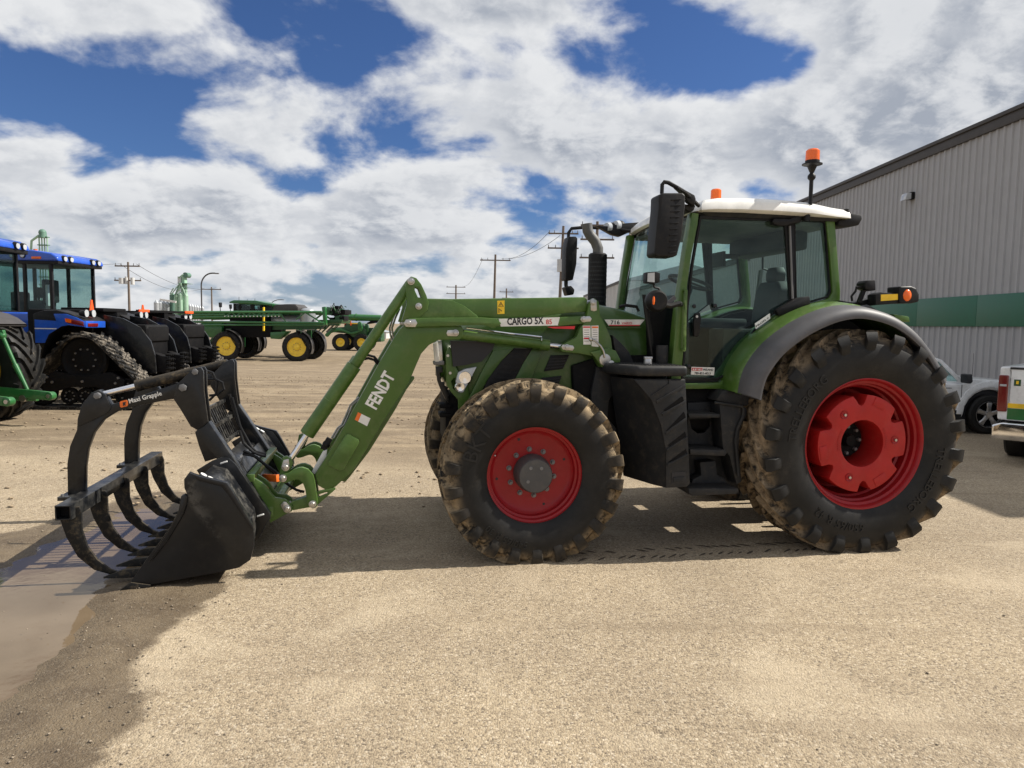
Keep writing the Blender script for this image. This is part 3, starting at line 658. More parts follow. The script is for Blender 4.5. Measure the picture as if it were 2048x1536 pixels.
def front_wheel(parent, loc, mirror=False):
    yR = .235
    prof = [(.385, yR-.03), (.402, yR-.026), (.409, yR-.010), (.405, yR+.002), (.394, yR+.002), (.384, yR-.012), (.380, yR-.035), (.364, yR-.042), (.360, yR-.080), (.344, yR-.086), (.340, yR-.125), (.322, yR-.142), (.302, yR-.150), (.13, yR-.142)]
    w = MB().lathe(prof, n=88).lathe([(.385, -yR), (.405, -yR), (.37, -yR+.05), (.34, -.05), (.1, -.05)], n=56).build('wheel', MT['red_paint'], parent, smooth=40, org=(0, 0, 0))
    w.location = loc
    if mirror: w.scale = (1, -1, 1)
    ORG[w.name] = (0, 0, 0)
    tyre_geo(.738, .56, .396, .048, 22, .050, R_(27), .69).build('tyre', MT['tyre_front'], w, smooth=38)
    if mirror: return w
    for bd, an, sz in (('540/65 R 30', 244, .075), ('BKT', 150, .17)):
        tx = MB(); ring_text(tx, bd, .545, an, sz, .2815, .0, .005); tx.build('sidewall_lettering', MT['tyre_letter'], w, smooth=0)
    MB().lathe([(.150, yR-.143), (.150, yR-.085), (.138, yR-.06), (.136, yR+.012), (.128, yR+.022), (.001, yR+.022)], n=44).build('hub', MT['hub_grey'], w, smooth=40)
    for i in range(10):
        a = 2*PI*i/10+.2; c0 = Vector((.188*math.cos(a), 0, .188*math.sin(a)))
        MB().cyl(c0+Vector((0, yR-.148, 0)), c0+Vector((0, yR-.138, 0)), .021, .021, 14).cyl(c0+Vector((0, yR-.138, 0)), c0+Vector((0, yR-.112, 0)), .0145, .013, 6).build('wheel_nut', MT['grey_metal'], w)
    for a in (2.2, 1.0, -.6): 
        c0 = Vector((.075*math.cos(a), yR+.0225, .075*math.sin(a))); MB().lathe([(.014, .0), (.011, .003), (.001, .002)], c0, 14).build('hub_plug', MT['grey_metal'], w)
    for d in (112, 20, 190, -68):
        a = R_(d); c0 = Vector((-.285*math.cos(a), 0, .285*math.sin(a))); MB().cyl(c0+Vector((0, yR-.16, 0)), c0+Vector((0, yR-.1475, 0)), .011, .011, 12).build('rim_hole', MT['ink'], w)
    MB().cyl((.30, yR-.1, .15), (.315, yR-.03, .16), .006, .005, 6).build('valve', MT['steel'], w)
    return w

# ------------------------------------------------------------------ the tractor
WB = 2.783
tr = tthing('tractor', 'large green tractor with white roof and red wheels parked side-on', 'tractor', (1.4, 0, 0))
def TPt(m, name, mt, **k): return m.build(name, MT[mt], tr, **k)
og = Vector((1.4, 0, 0))
front_wheel(tr, Vector((WB, 1.0755-.235, .69))-og); front_wheel(tr, Vector((WB, -(1.0755-.235), .69))-og, True)
rear_wheel(tr, Vector((0, 1.20-.290, .915))-og); rear_wheel(tr, Vector((0, -(1.20-.290), .915))-og, True)
# chassis, axles, engine
m = MB().box(-.35, 1.2, -.30, .30, .62, 1.25).box(1.2, 2.3, -.27, .27, .58, 1.15).box(2.3, 3.32, -.22, .22, .72, 1.25); TPt(m, 'transmission', 'under_black', bevel=.03)
m = MB().cyl((0, -.62, .915), (0, .62, .915), .20, .20, 20).cyl((0, .62, .915), (0, .80, .915), .15, .15, 16).cyl((0, -.80, .915), (0, -.62, .915), .15, .15, 16); TPt(m, 'rear_axle', 'under_black')
m = MB().bar((WB, -.62, .68), (WB, .62, .68), .20, .22).cyl((WB, .52, .5), (WB, .52, .88), .10, .10, 14).cyl((WB, -.52, .5), (WB, -.52, .88), .10, .10, 14).cyl((WB, .5, .69), (WB, .80, .69), .16, .13, 18).cyl((WB, -.5, .69), (WB, -.80, .69), .16, .13, 18); TPt(m, 'front_axle', 'under_black', bevel=.01)
m = MB().prism([(1.62, 1.02), (2.05, .95), (2.3, .9), (2.35, 1.52), (2.1, 1.60), (1.62, 1.62)], .30, .52); TPt(m, 'loader_subframe', 'under_black', bevel=.02)
m = MB().prism(tps(3, [(990, 560), (1020, 420), (1130, 430), (1150, 520), (1090, 600), (1080, 700), (1130, 760), (1140, 1010), (1000, 1010)], .55), .52, .57); TPt(m, 'side_frame', 'dark_plastic', bevel=.012)
m = MB().prism(tps(3, [(1105, 245), (1150, 285), (1200, 340), (1225, 400), (1180, 410), (1150, 400), (1120, 330)], .60), .50, .62); TPt(m, 'hose_guard', 'dark_plastic', bevel=.012)
m = MB().box(1.50, 1.80, -.55, .55, 1.0, 1.55); TPt(m, 'firewall', 'under_black', bevel=.02)
m = MB().box(.30, 1.56, -.72, .72, .98, 1.36); TPt(m, 'underfloor', 'under_black', bevel=.03)
# hood: sections across the machine
def hsec(a, w, t, zb):
    h = [(w-.03, zb), (w+.005, zb+.12), (w+.012, (zb+t)/2), (w, t-.22), (w-.025, t-.10), (w-.09, t-.025), (w*.5, t+.005), (0, t+.012)]
    return [(a, y, z) for y, z in h]+[(a, -y, z) for y, z in h[-2::-1]]
hood = [hsec(1.63, .455, 1.955, 1.16), hsec(1.80, .455, 2.005, 1.14), hsec(2.05, .455, 2.055, 1.12), hsec(2.45, .45, 2.05, 1.12), hsec(2.9, .44, 1.985, 1.12), hsec(3.2, .425, 1.90, 1.16), hsec(3.36, .39, 1.80, 1.28), hsec(3.43, .34, 1.70, 1.38), hsec(3.46, .29, 1.60, 1.44)]
TPt(MB().loft(hood), 'hood', 'green_hood', smooth=50)
HB = .468
def hpan(name, n, pts, mt, d=.004, **k): return TPt(MB().prism(tps(n, pts, HB), HB-.05, HB+d), name, mt, **k)
gm = hpan('side_grille', 3, [(575, 318), (672, 322), (640, 372), (560, 520), (545, 650), (360, 650), (425, 490), (500, 390)], 'black_plastic', bevel=.006)
for i in range(10):
    y = 345+i*27; pl = tps(3, [(640-i*14, y), (640-i*14, y+8), (545-i*18, y+8), (545-i*18, y)], HB); MB().prism(pl, HB+.002, HB+.010).build('grille_bar', MT['black_plastic'], gm, smooth=0)
hpan('panel_strip', 3, [(670, 322), (730, 322), (690, 420), (640, 560), (600, 650), (545, 650), (560, 520), (620, 400)], 'green_hood', .012, bevel=.008)
hpan('panel_strip', 3, [(455, 330), (570, 318), (500, 390), (425, 490), (350, 640), (318, 640), (322, 590), (390, 450)], 'green_hood', .016, bevel=.01)
for q in ([(772, 358), (872, 356), (838, 432), (735, 446)], [(722, 482), (832, 470), (806, 535), (695, 540)]):
    v = hpan('side_vent', 3, q, 'black_plastic', .006, bevel=.004)
    for i in range(4):
        a_ = [((q[0][0]*(4-i)+q[3][0]*(i+1))/5, (q[0][1]*(4-i)+q[3][1]*(i+1))/5), ((q[1][0]*(4-i)+q[2][0]*(i+1))/5, (q[1][1]*(4-i)+q[2][1]*(i+1))/5)]
        pp = tps(3, [a_[0], a_[1], (a_[1][0], a_[1][1]+5), (a_[0][0], a_[0][1]+5)], HB); MB().prism(pp, HB, HB+.012).build('vent_slat', MT['dark_plastic'], v, smooth=0)
hpan('front_mesh', 3, [(222, 278), (470, 285), (450, 330), (392, 392), (300, 412), (236, 420)], 'ink', .006)
hl = hpan('headlight', 3, [(262, 452), (300, 432), (366, 420), (330, 490), (290, 562), (262, 560), (250, 500)], 'lens', .02, bevel=.01)
a_, z_ = tp(3, (300, 480), HB); MB().lathe([(.001, .02), (.05, .022), (.062, .012), (.066, -.01)], (a_, HB, z_), 20).build('reflector', MT['chrome'], hl)
a_, z_ = tp(3, (275, 530), HB); MB().lathe([(.001, .02), (.035, .022), (.045, .012), (.05, -.01)], (a_, HB, z_), 20).build('reflector', MT['chrome'], hl)
tdecal('model_plate', 3, [(1066, 162), (1288, 162), (1258, 196), (1090, 196)], HB+.004, MT['white_paint'], tr)
tdecal('plate_line', 3, [(1090, 191), (1262, 191), (1258, 197), (1094, 197)], HB+.006, MT['red_decal'], tr)
tletters('model_lettering', '716', 3, (1100, 189), (1150, 189), .036, HB+.0065, MT['ink'], tr, .02); tletters('model_lettering', 'VARIO', 3, (1160, 189), (1218, 189), .022, HB+.0065, MT['red_decal'], tr, .02)
TPt(MB().prism(tps(3, [(1080, 204), (1268, 204), (1266, 209), (1080, 210)], HB), HB-.01, HB+.006), 'crease', 'green_hood')
TPt(MB().tube([(1.72, .40, 2.0), (1.74, .40, 2.04), (1.84, .40, 2.05), (1.90, .40, 2.035)], .014), 'grab_handle', 'black_plastic')
# exhaust stack on the far side of the hood
ex, ey = 1.845, -.45
TPt(MB().cyl((ex, ey, 2.0), (ex, ey, 2.57), .092, .092, 28).cyl((ex, ey, 2.57), (ex, ey, 2.585), .092, .075, 28), 'exhaust_stack', 'black_plastic')
TPt(MB().tube([(ex, ey, 2.55), (ex, ey, 2.63), (ex+.03, ey, 2.70), (ex+.085, ey, 2.76), (ex+.11, ey, 2.80), (ex+.12, ey, 2.87)], .052, 16), 'exhaust_pipe', 'pipe_grey', smooth=60)
hm = MB()
for i in range(11):
    for j in range(13):
        t = PI*.05+j/12*PI*.9+(.12 if i % 2 else 0); c0 = Vector((ex+.0925*math.cos(t), ey+.0925*math.sin(t), 2.07+i*.042)); dn = Vector((math.cos(t), math.sin(t), 0)); hm.cyl(c0, c0+dn*.001, .009, .009, 6)
TPt(hm, 'perforation', 'ink', smooth=0, kind='stuff')
# loader guard and front linkage ahead of the nose
FB = .42
TPt(MB().holes(tps(3, [(195, 345), (215, 310), (228, 330), (240, 400), (262, 445), (310, 490), (318, 540), (325, 620), (300, 650), (265, 668), (262, 600), (225, 560), (200, 520)], FB), [tps(3, [(225, 500), (240, 480), (262, 490), (285, 520), (290, 555), (270, 560), (235, 540)], FB)], FB-.02, FB+.02), 'guard_plate', 'green_paint', bevel=.006)
TPt(MB().holes(tps(3, [(140, 420), (190, 420), (190, 520), (215, 560), (210, 620), (195, 600), (165, 540), (150, 500)], FB-.1), [tps(3, [(163, 455), (186, 450), (188, 505), (172, 505)], FB-.1)], FB-.14, FB-.10), 'guard_plate', 'black_paint', bevel=.004)
for q in ((207, 360), (220, 455)):
    a_, z_ = tp(3, q, FB+.02); TPt(MB().cyl((a_, FB+.02, z_), (a_, FB+.032, z_), .014, .012, 8), 'bolt', 'steel')
TPt(MB().prism(tps(3, [(150, 282), (172, 280), (180, 390), (158, 392)], .36), -.1, .38), 'plate_holder', 'steel', bevel=.004)
TPt(MB().prism(tps(3, [(128, 296), (150, 282), (158, 392), (136, 392)], .36), .30, .40), 'license_plate', 'white_paint', bevel=.003)
TPt(MB().prism(tps(3, [(128, 390), (186, 388), (186, 410), (130, 410)], .36), .28, .40), 'light_bar', 'grey_metal', bevel=.006)
m = MB()
for zz_ in (634, 684):
    a_, z_ = tp(3, (160, zz_), .25); a2, _ = tp(3, (230, zz_), .25); m.box(a2, a_, .1, .3, z_-.018, z_+.018)
a_, z_ = tp(3, (225, 650), .25); m.box(3.2, a_+.05, -.28, .28, z_-.30, z_+.12); TPt(m, 'front_hitch', 'under_black', bevel=.01)
TPt(MB().bar((3.30, -.55, .55), (3.30, .75, .55), .10, .10), 'tie_rod', 'under_black')
# fuel tank with moulded ribs
to_ = tps(5, [(235, 622), (600, 622), (632, 1355), (610, 1380), (460, 1385), (462, 1130), (425, 940), (355, 760)], 1.08)
ti_ = tps(5, [(75, 600), (560, 640), (600, 1330), (560, 1340), (165, 1300), (150, 1130), (110, 900), (90, 740)], .62)
tk = TPt(MB().loft([[(a, .60, z) for a, z in ti_], [(a*.35+c_[0]*.65, .93, z*.35+c_[1]*.65) for (a, z), c_ in zip(ti_, to_)], [(a, 1.06, z) for a, z in to_], [(a, 1.08, z) for a, z in [(p[0]*.985+1.7*.015, p[1]*.985+1.0*.015) for p in to_]]]), 'fuel_tank', 'dark_plastic', smooth=40, bevel=.012)
m = MB().loft([[(x, y, 1.505) for x, y in ((1.548, .56), (1.548, 1.09), (1.98, 1.09), (2.12, .80), (2.12, .56))], [(x, y, 1.555) for x, y in ((1.548, .56), (1.548, 1.09), (1.98, 1.09), (2.12, .80), (2.12, .56))]]); m.v = [Vector((v.x, v.y, v.z-.035 if v.z < 1.52 else v.z)) for v in m.v]
TPt(m, 'tank_lid', 'dark_plastic', bevel=.03, seg=3, smooth=50)
m = MB()
for i in range(15):
    for j in range(15):
        x, y = 1.59+i*.033+(.016 if j % 2 else 0), .62+j*.029
        if x+.48*max(0, y-.72) < 2.06: m.box(x-.009, x+.009, y-.004, y+.004, 1.5545, 1.560)
TPt(m, 'tread_nubs', 'dark_plastic', smooth=0, kind='stuff')
MB().cyl((1.80, .86, 1.555), (1.80, .86, 1.60), .035, .032, 16).box(1.765, 1.835, .845, .875, 1.598, 1.618).build('tank_cap', MT['blue_paint'] if 0 else MT['alloy'], tr, bevel=.003)
for q in ([(352, 742), (478, 655), (482, 625), (490, 655), (370, 735)], [(392, 775), (592, 660), (600, 672), (400, 792)], [(432, 862), (596, 772), (602, 786), (438, 880)], [(455, 995), (604, 890), (608, 906), (460, 1012)], [(466, 1110), (612, 1020), (614, 1034), (468, 1128)], [(470, 1215), (618, 1140), (620, 1152), (472, 1232)]):
    MB().prism(tps(5, q, 1.09), 1.06, 1.094).build('tank_rib', MT['dark_plastic'], tk, bevel=.004)
for q in ([(440, 840), (570, 742), (580, 750), (584, 775), (470, 850)], [(460, 985), (585, 850), (594, 870), (596, 890), (480, 970)], [(472, 1085), (594, 990), (600, 1010), (600, 1020), (488, 1090)], [(478, 1200), (600, 1110), (606, 1135), (490, 1200)]):
    MB().prism(tps(5, q, 1.082), 1.05, 1.0835).build('recess_shade', MT['under_black'], tk, smooth=0)  # dark panels proud of the tank face, painted as shade between the ribs
MB().prism(tps(5, [(500, 1272), (598, 1268), (604, 1348), (500, 1352)], 1.082), 1.05, 1.0845).build('pocket_shade', MT['ink'], tk, smooth=0)  # black panel on the face, painted as the shade inside the pocket
MB().prism(tps(5, [(512, 1310), (590, 1300), (592, 1342), (512, 1346)], 1.09), 1.06, 1.092).build('latch', MT['dark_plastic'], tk, bevel=.004)
# steps up to the cab door
for (q, nm) in (([(618, 862), (838, 866), (838, 892), (622, 892)], 1.0), ([(628, 1112), (880, 1118), (888, 1140), (870, 1160), (632, 1150)], 1.04), ([(618, 1385), (965, 1385), (970, 1405), (950, 1425), (640, 1438), (622, 1420)], 1.08)):
    st_ = TPt(MB().prism(tps(5, q, nm), nm-.30, nm), 'step', 'dark_plastic', bevel=.008)
TPt(MB().holes(tps(5, [(620, 790), (800, 782), (1000, 815), (1000, 850), (975, 960), (950, 1120), (960, 1330), (985, 1430), (620, 1430)], .78), [tps(5, [(632, 905), (780, 905), (772, 960), (735, 1000), (690, 1002), (650, 975)], .78)], .72, .76), 'step_back', 'dark_plastic', bevel=.006)
TPt(MB().prism(tps(5, [(810, 790), (1000, 815), (1003, 860), (955, 965), (945, 1110), (968, 1330), (930, 1350), (880, 1150), (835, 1100)], .9), .78, .96), 'step_side', 'dark_plastic', bevel=.015)
TPt(MB().tube([(a, .98, z) for a, z in tps(5, [(800, 785), (990, 812), (1003, 830), (998, 880), (960, 965), (945, 1050), (966, 1300)], .98)], .011), 'step_rail', 'dark_plastic')
TPt(MB().prism(tps(5, [(690, 1200), (800, 1190), (815, 1290), (860, 1310), (900, 1360), (630, 1370), (640, 1320), (700, 1290)], .86), .76, .88), 'step_bracket', 'dark_plastic', bevel=.012)
TPt(MB().prism(tps(5, [(800, 770), (850, 700), (1040, 695), (1030, 800), (1000, 812)], .9), .55, .92), 'inner_fender', 'dark_plastic', bevel=.015)

# rear fenders: lengthwise arc with a lateral crown
def fender(s):
    fa = [(1.075, 1.33), (1.055, 1.45), (1.005, 1.575), (.87, 1.745), (.65, 1.905), (.40, 2.02), (.19, 2.065), (.0, 2.055), (-.22, 1.995), (-.42, 1.88), (-.575, 1.735), (-.70, 1.57), (-.76, 1.47)]
    fa = smooth_path(fa, 4)
    def arc(y, drop): return [(a*(1-drop/1.1), s*y, .9+(z-.9)*(1-drop/1.1)) for a, z in fa]
    g = [(.56, -.0), (.75, -.035), (.92, -.035), (1.0, -.02), (1.035, .0)]
    TPt(MB().loft([arc(y, d) for y, d in g]+[arc(1.03, .03)]+[arc(.56, .03)], cap=False, closed=False), 'fender', 'green_paint', smooth=60)
    e = [(1.03, -.004), (1.10, .0), (1.17, .015), (1.215, .045), (1.225, .085), (1.22, .105)]
    TPt(MB().loft([arc(y, d) for y, d in e]+[arc(1.20, .105), arc(1.03, .04)], cap=False, closed=False), 'fender_extension', 'fender_grey', smooth=60)
fender(1); fender(-1)
for s in (1, -1):
    fi = [(a*.985, .9+(z-.9)*.985) for a, z in ((1.075, 1.33), (1.005, 1.575), (.87, 1.745), (.65, 1.905), (.40, 2.02), (.19, 2.065), (.0, 2.055), (-.22, 1.995), (-.42, 1.88), (-.575, 1.735), (-.70, 1.57), (-.76, 1.47))]
    TPt(MB().prism(fi+[(-.5, 1.2), (.6, 1.0), (1.05, 1.2)], s*.50, s*.555), 'inner_fender', 'under_black', smooth=0)
TPt(MB().tube([(a, 1.0, z) for a, z in tps(4, [(1560, 1040), (1640, 1025), (1700, 1060), (1740, 1075)], 1.0)], .02), 'lamp_conduit', 'fender_grey')
tl = TPt(MB().prism(tps(4, [(1780, 1070), (1875, 1085), (1880, 1120), (1800, 1110)], 1.0), .7, 1.05), 'tail_shell', 'green_paint', bevel=.01)

# cab ---------------------------------------------------------------
CB = .80
DOOR = [(616, 462), (1150, 478), (1168, 720), (1186, 978), (1078, 1062), (962, 1165), (880, 1272), (806, 1395), (770, 1452), (728, 1474), (500, 1480), (516, 1290), (532, 1040), (562, 780)]
QTR = [(1196, 480), (1360, 484), (1388, 500), (1404, 700), (1422, 930), (1408, 968), (1240, 1016), (1206, 985), (1200, 720)]
def shrink(pts, k):
    cx_ = sum(p[0] for p in pts)/len(pts); cy_ = sum(p[1] for p in pts)/len(pts); return [(cx_+(x-cx_)*k, cy_+(y-cy_)*(k+.01)) for x, y in pts]
for s in (1, -1):
    y = lambda v: s*v
    def P(name, pts, b0, b1, mt, **k): return TPt(MB().prism(tps(4, pts, CB), y(b0), y(b1)), name, mt, **k)
    P('front_pillar', [(562, 446), (606, 450), (598, 520), (562, 700), (536, 880), (522, 1060), (512, 1290), (492, 1500), (432, 1500), (440, 1370), (462, 1130), (484, 950), (522, 690)], CB-.09, CB+.012, 'green_paint', bevel=.014)
    P('rear_pillar', [(1384, 486), (1440, 492), (1456, 700), (1474, 930), (1472, 1000), (1440, 1022), (1300, 1050), (1240, 1064), (1240, 1018), (1400, 975), (1426, 935), (1408, 700)], CB-.09, CB+.012, 'green_paint', bevel=.014)
    P('roof_rail', [(562, 446), (1384, 452), (1440, 492), (1384, 486), (1150, 470), (606, 462)], CB-.07, CB+.006, 'under_black', bevel=.006)
    P('sill', [(432, 1500), (740, 1490), (800, 1425), (880, 1290), (962, 1185), (1080, 1078), (1240, 1030), (1300, 1050), (1200, 1075), (1060, 1150), (940, 1262), (840, 1410), (780, 1530), (470, 1530)], CB-.10, CB+.010, 'green_paint', bevel=.012)
    P('centre_pillar', [(1148, 470), (1198, 474), (1203, 985), (1240, 1018), (1200, 1030), (1186, 978), (1168, 720)], CB-.06, CB-.004, 'black_plastic', bevel=.006)
    dr = TPt(MB().holes(tps(4, DOOR, CB), [tps(4, shrink(DOOR, .955), CB)], y(CB-.035), y(CB-.002)), 'door', 'black_plastic', bevel=.004)
    MB().prism(tps(4, shrink(DOOR, .97), CB), y(CB-.022), y(CB-.016)).build('pane', MT['cab_glass'] if s > 0 else MT['far_glass'], dr, smooth=0)
    qf = TPt(MB().holes(tps(4, QTR, CB), [tps(4, shrink(QTR, .94), CB)], y(CB-.035), y(CB-.002)), 'quarter_window', 'black_plastic', bevel=.004)
    MB().prism(tps(4, shrink(QTR, .97), CB), y(CB-.022), y(CB-.016)).build('pane', MT['cab_glass'] if s > 0 else MT['far_glass'], qf, smooth=0)
    if s > 0:
        hd = MB().tube([(a, CB+.055, z) for a, z in tps(4, [(512, 925), (506, 1080), (502, 1290)], CB)], .014).tube([(tp(4, (512, 925), CB)[0], CB, tp(4, (512, 925), CB)[1]), (tp(4, (512, 925), CB)[0], CB+.055, tp(4, (512, 925), CB)[1])], .012).tube([(tp(4, (502, 1290), CB)[0], CB, tp(4, (502, 1290), CB)[1]), (tp(4, (502, 1290), CB)[0], CB+.055, tp(4, (502, 1290), CB)[1])], .012); TPt(hd, 'handrail', 'green_paint')
        dh = MB().prism(tps(4, [(572, 1066), (606, 1060), (612, 1100), (602, 1190), (590, 1212), (568, 1205), (566, 1120)], CB), CB, CB+.035).build('door_handle', MT['black_plastic'], dr, bevel=.01)
        a_, z_ = tp(4, (595, 1085), CB+.035); MB().cyl((a_, CB+.034, z_), (a_, CB+.040, z_), .012, .011, 12).build('lock', MT['steel'], dr)
        for q in ((577, 1022), (706, 1018), (545, 1390)):
            a_, z_ = tp(4, q, CB); MB().ball((a_, CB+.004, z_), .018, 12, (1, .6, 1)).build('glass_stud', MT['ink'], dr)
        for (q0, q1, q2, q3) in (((1040, 495), (1170, 490), (1222, 458), (1222, 505)), ):
            MB().prism(tps(4, [(1040, 500), (1055, 488), (1150, 488), (1215, 456), (1222, 508), (1160, 520), (1110, 535), (1050, 524)], CB), CB-.01, CB+.05).build('hinge_cover', MT['black_plastic'], dr, bevel=.014)
        MB().prism(tps(4, [(1065, 1045), (1100, 1025), (1200, 970), (1270, 960), (1275, 1010), (1235, 1030), (1130, 1075), (1080, 1080)], CB), CB-.01, CB+.05).build('hinge_cover', MT['black_plastic'], dr, bevel=.014)
        MB().cyl((*((lambda q: (q[0], CB+.012, q[1]))(tp(4, (1162, 530), CB))),), (*((lambda q: (q[0], CB+.012, q[1]))(tp(4, (1178, 975), CB))),), .010, .010, 8).build('gas_strut', MT['grey_metal'], dr)
        tdecal('trim_sticker', 4, [(952, 1128), (1044, 1065), (1046, 1098), (958, 1162)], CB+.014, MT['white_paint'], tr); tletters('trim_lettering', 'PROFI +', 4, (962, 1152), (1040, 1096), .017, CB+.0165, MT['ink'], tr, .02)
        tdecal('dealer_sticker', 4, [(562, 1394), (704, 1398), (700, 1446), (558, 1442)], CB-.010, MT['white_paint'], tr)
        MB().prism(tps(4, [(566, 1400), (630, 1401), (629, 1418), (564, 1417)], CB-.006), CB-.012, CB-.0065).build('dealer_mark', MT['red_decal'], tr, smooth=0)
        tletters('dealer_lettering', 'IRELAND', 4, (634, 1417), (696, 1419), .018, CB-.006, MT['ink'], tr, .02); tletters('dealer_lettering', '780-853-4013', 4, (580, 1440), (680, 1442), .020, CB-.006, MT['ink'], tr, .02)
        tletters('dealer_lettering', 'IFE', 4, (570, 1415), (626, 1416), .014, CB-.0055, MT['white_paint'], tr, .02)
# windshield and rear screen, slightly bowed
def bowed(name, a_top, a_bot, zt_, zb, bow, mt, hw=.73):
    secs = []
    for j in range(9):
        t = -1+j/4; secs.append([(a_bot+bow*(1-t*t), t*hw, zb), ((a_bot+a_top)/2+bow*(1-t*t), t*hw, (zb+zt_)/2), (a_top+bow*(1-t*t), t*hw, zt_)])
    return TPt(MB().loft(secs, cap=False, closed=False), name, mt, smooth=80)
bowed('windshield', 1.36, 1.56, 2.80, 1.55, .10, 'clear_glass'); bowed('rear_window', .15, .05, 2.80, 2.0, -.10, 'far_glass')
TPt(MB().prism([(.05, 1.36), (1.62, 1.36), (1.60, 1.42), (.05, 1.42)], -.74, .74), 'cab_floor', 'interior')
TPt(MB().box(.02, .12, -.72, .72, 1.3, 2.02), 'rear_wall', 'interior')
# interior
st = TPt(MB().loft([[(x+dx*.0, y, z) for x, y in ((.20, -.24), (.68, -.22), (.70, .22), (.20, .24))] for dx, z in ((0, 1.70), (0, 1.82))]), 'seat', 'interior', bevel=.04, seg=3)
MB().loft([[(x-.10*(z-1.9), y*w_, z) for x, y in ((.16, -1), (.29, -.92), (.29, .92), (.16, 1))] for z, w_ in ((1.76, .24), (2.0, .26), (2.24, .24), (2.32, .17))]).build('backrest', MT['interior'], st, bevel=.025, seg=3)
MB().loft([[(x, y*w_, z) for x, y in ((.13, -1), (.22, -.9), (.22, .9), (.13, 1))] for z, w_ in ((2.32, .11), (2.40, .12), (2.46, .08))]).build('headrest', MT['interior'], st, bevel=.02)
MB().box(.22, .62, -.22, .22, 1.42, 1.72).build('seat_base', MT['interior'], st, bevel=.03)
ar = TPt(MB().box(.30, .85, -.46, -.27, 1.88, 1.96), 'armrest', 'interior', bevel=.03)
TPt(MB().box(.25, 1.05, .40, .68, 1.42, 1.86), 'side_console', 'interior', bevel=.03); TPt(MB().box(.25, 1.1, -.70, -.40, 1.42, 1.92), 'side_console', 'interior', bevel=.03)
c0 = Vector((1.06, .0, 2.29)); ax = Vector((-.30, 0, .95)).normalized(); u = Vector((0, 1, 0)); v = ax.cross(u)
swm = MB().tube([c0+u*(.205*math.cos(2*PI*i/32))+v*(.205*math.sin(2*PI*i/32)) for i in range(33)], .016, 8)
for k in (90, 210, 330): swm.bar(c0, c0+u*(.2*math.cos(R_(k)))+v*(.2*math.sin(R_(k))), .03, .015, ax)
sw = TPt(swm, 'steering_wheel', 'interior'); MB().cyl(c0-ax*.02, Vector((1.28, 0, 1.80)), .045, .09, 14).box(1.14, 1.50, -.20, .20, 1.42, 1.86).box(1.14, 1.32, -.17, .17, 1.86, 2.16).build('steering_column', MT['interior'], sw, bevel=.01)
mo = TPt(MB().prism(tps(4, [(722, 690), (738, 690), (738, 780), (722, 780)], -.3), -.42, -.18).prism(tps(4, [(740, 700), (920, 700), (920, 715), (845, 716), (840, 730), (745, 730)], -.3), -.32, -.28), 'monitor_rail', 'interior', bevel=.004)
TPt(MB().prism(tps(4, [(826, 640), (920, 632), (960, 650), (950, 680), (860, 680), (830, 668)], -.55), -.60, -.52), 'visor', 'interior', bevel=.01)
TPt(MB().tube([(a, -.45, z) for a, z in tps(4, [(1045, 615), (1020, 680), (1000, 720), (1000, 790), (1030, 800)], -.45)], .012), 'harness_arm', 'interior')
TPt(MB().box(.06, 1.36, -.72, .72, 2.755, 2.80), 'headliner', 'interior_light', bevel=.01)
TPt(MB().box(.16, .42, -.5, .5, 2.58, 2.75), 'air_console', 'interior', bevel=.03)
TPt(MB().prism(tps(4, [(962, 960), (985, 800), (1000, 790), (982, 970)], -.55), -.58, -.54), 'grab_strip', 'interior_light')
# roof shell
def rsec(z, ins, drop=0.0):
    xs = [(1.45, .5), (1.50, .0), (1.45, -.5), (1.38, -.82), (1.25, -.88), (.15, -.90), (.03, -.84), (.0, -.5), (.0, .5), (.03, .84), (.15, .90), (1.25, .88), (1.38, .82)]
    return [((x-.74)*(1-ins)+.74, y*(1-ins), z-.055*drop*(1-sm(x, .0, .55))-.03*drop*sm(x, 1.15, 1.42)) for x, y in smooth_path(xs, 4, True)]
TPt(MB().loft([rsec(2.825, .03, .2), rsec(2.845, 0.0, .6), rsec(2.905, .008, 1), rsec(2.945, .06, 1), rsec(2.965, .20, .8), rsec(2.970, .6, .3)]), 'roof', 'white_paint', smooth=50)
TPt(MB().loft([rsec(2.79, .09), rsec(2.83, .05)]), 'roof_underside', 'dark_plastic')
# work lights at the roof's rear corner, beacons
for s in (1, -1):
    wl_ = TPt(MB().prism(tps(4, [(1450, 500), (1530, 455), (1590, 462), (1596, 490), (1575, 528), (1480, 540), (1446, 525)], .80), s*.62, s*.84), 'work_light', 'black_plastic', bevel=.02)
    a_, z_ = tp(4, (1540, 440), .8); MB().cyl((a_, s*.74, z_-.02), (a_, s*.74, z_+.03), .02, .02, 8).build('light_knob', MT['black_plastic'], wl_)
def beacon(a, b, z0, stalk, label=None):
    q = MB()
    if stalk: q.tube([(a+.035, b, z0-.42), (a+.02, b, z0-.36), (a+.0, b, z0-.33), (a-.0, b, z0-.05)], .017, 8).cyl((a+.03, b, z0-.47), (a+.02, b, z0-.34), .030, .026, 10).ball((a, b+.0, z0-.10), .034, 10).cyl((a, b, z0-.06), (a, b, z0-.012), .02, .04, 12)
    q.cyl((a, b, z0-.015), (a, b, z0), .03, .082, 24).cyl((a, b, z0), (a, b, z0+.008), .082, .082, 24).cyl((a, b, z0+.008), (a, b, z0+.035), .058, .058, 24)
    bo = TPt(q, 'beacon', 'black_plastic')
    MB().cyl((a, b, z0+.035), (a, b, z0+.115), .057, .055, 24).cyl((a, b, z0+.115), (a, b, z0+.128), .055, .042, 24).build('beacon_lens', MT['orange_lens'], bo, smooth=40)
    return bo
beacon(.392, .86, 3.245, True)
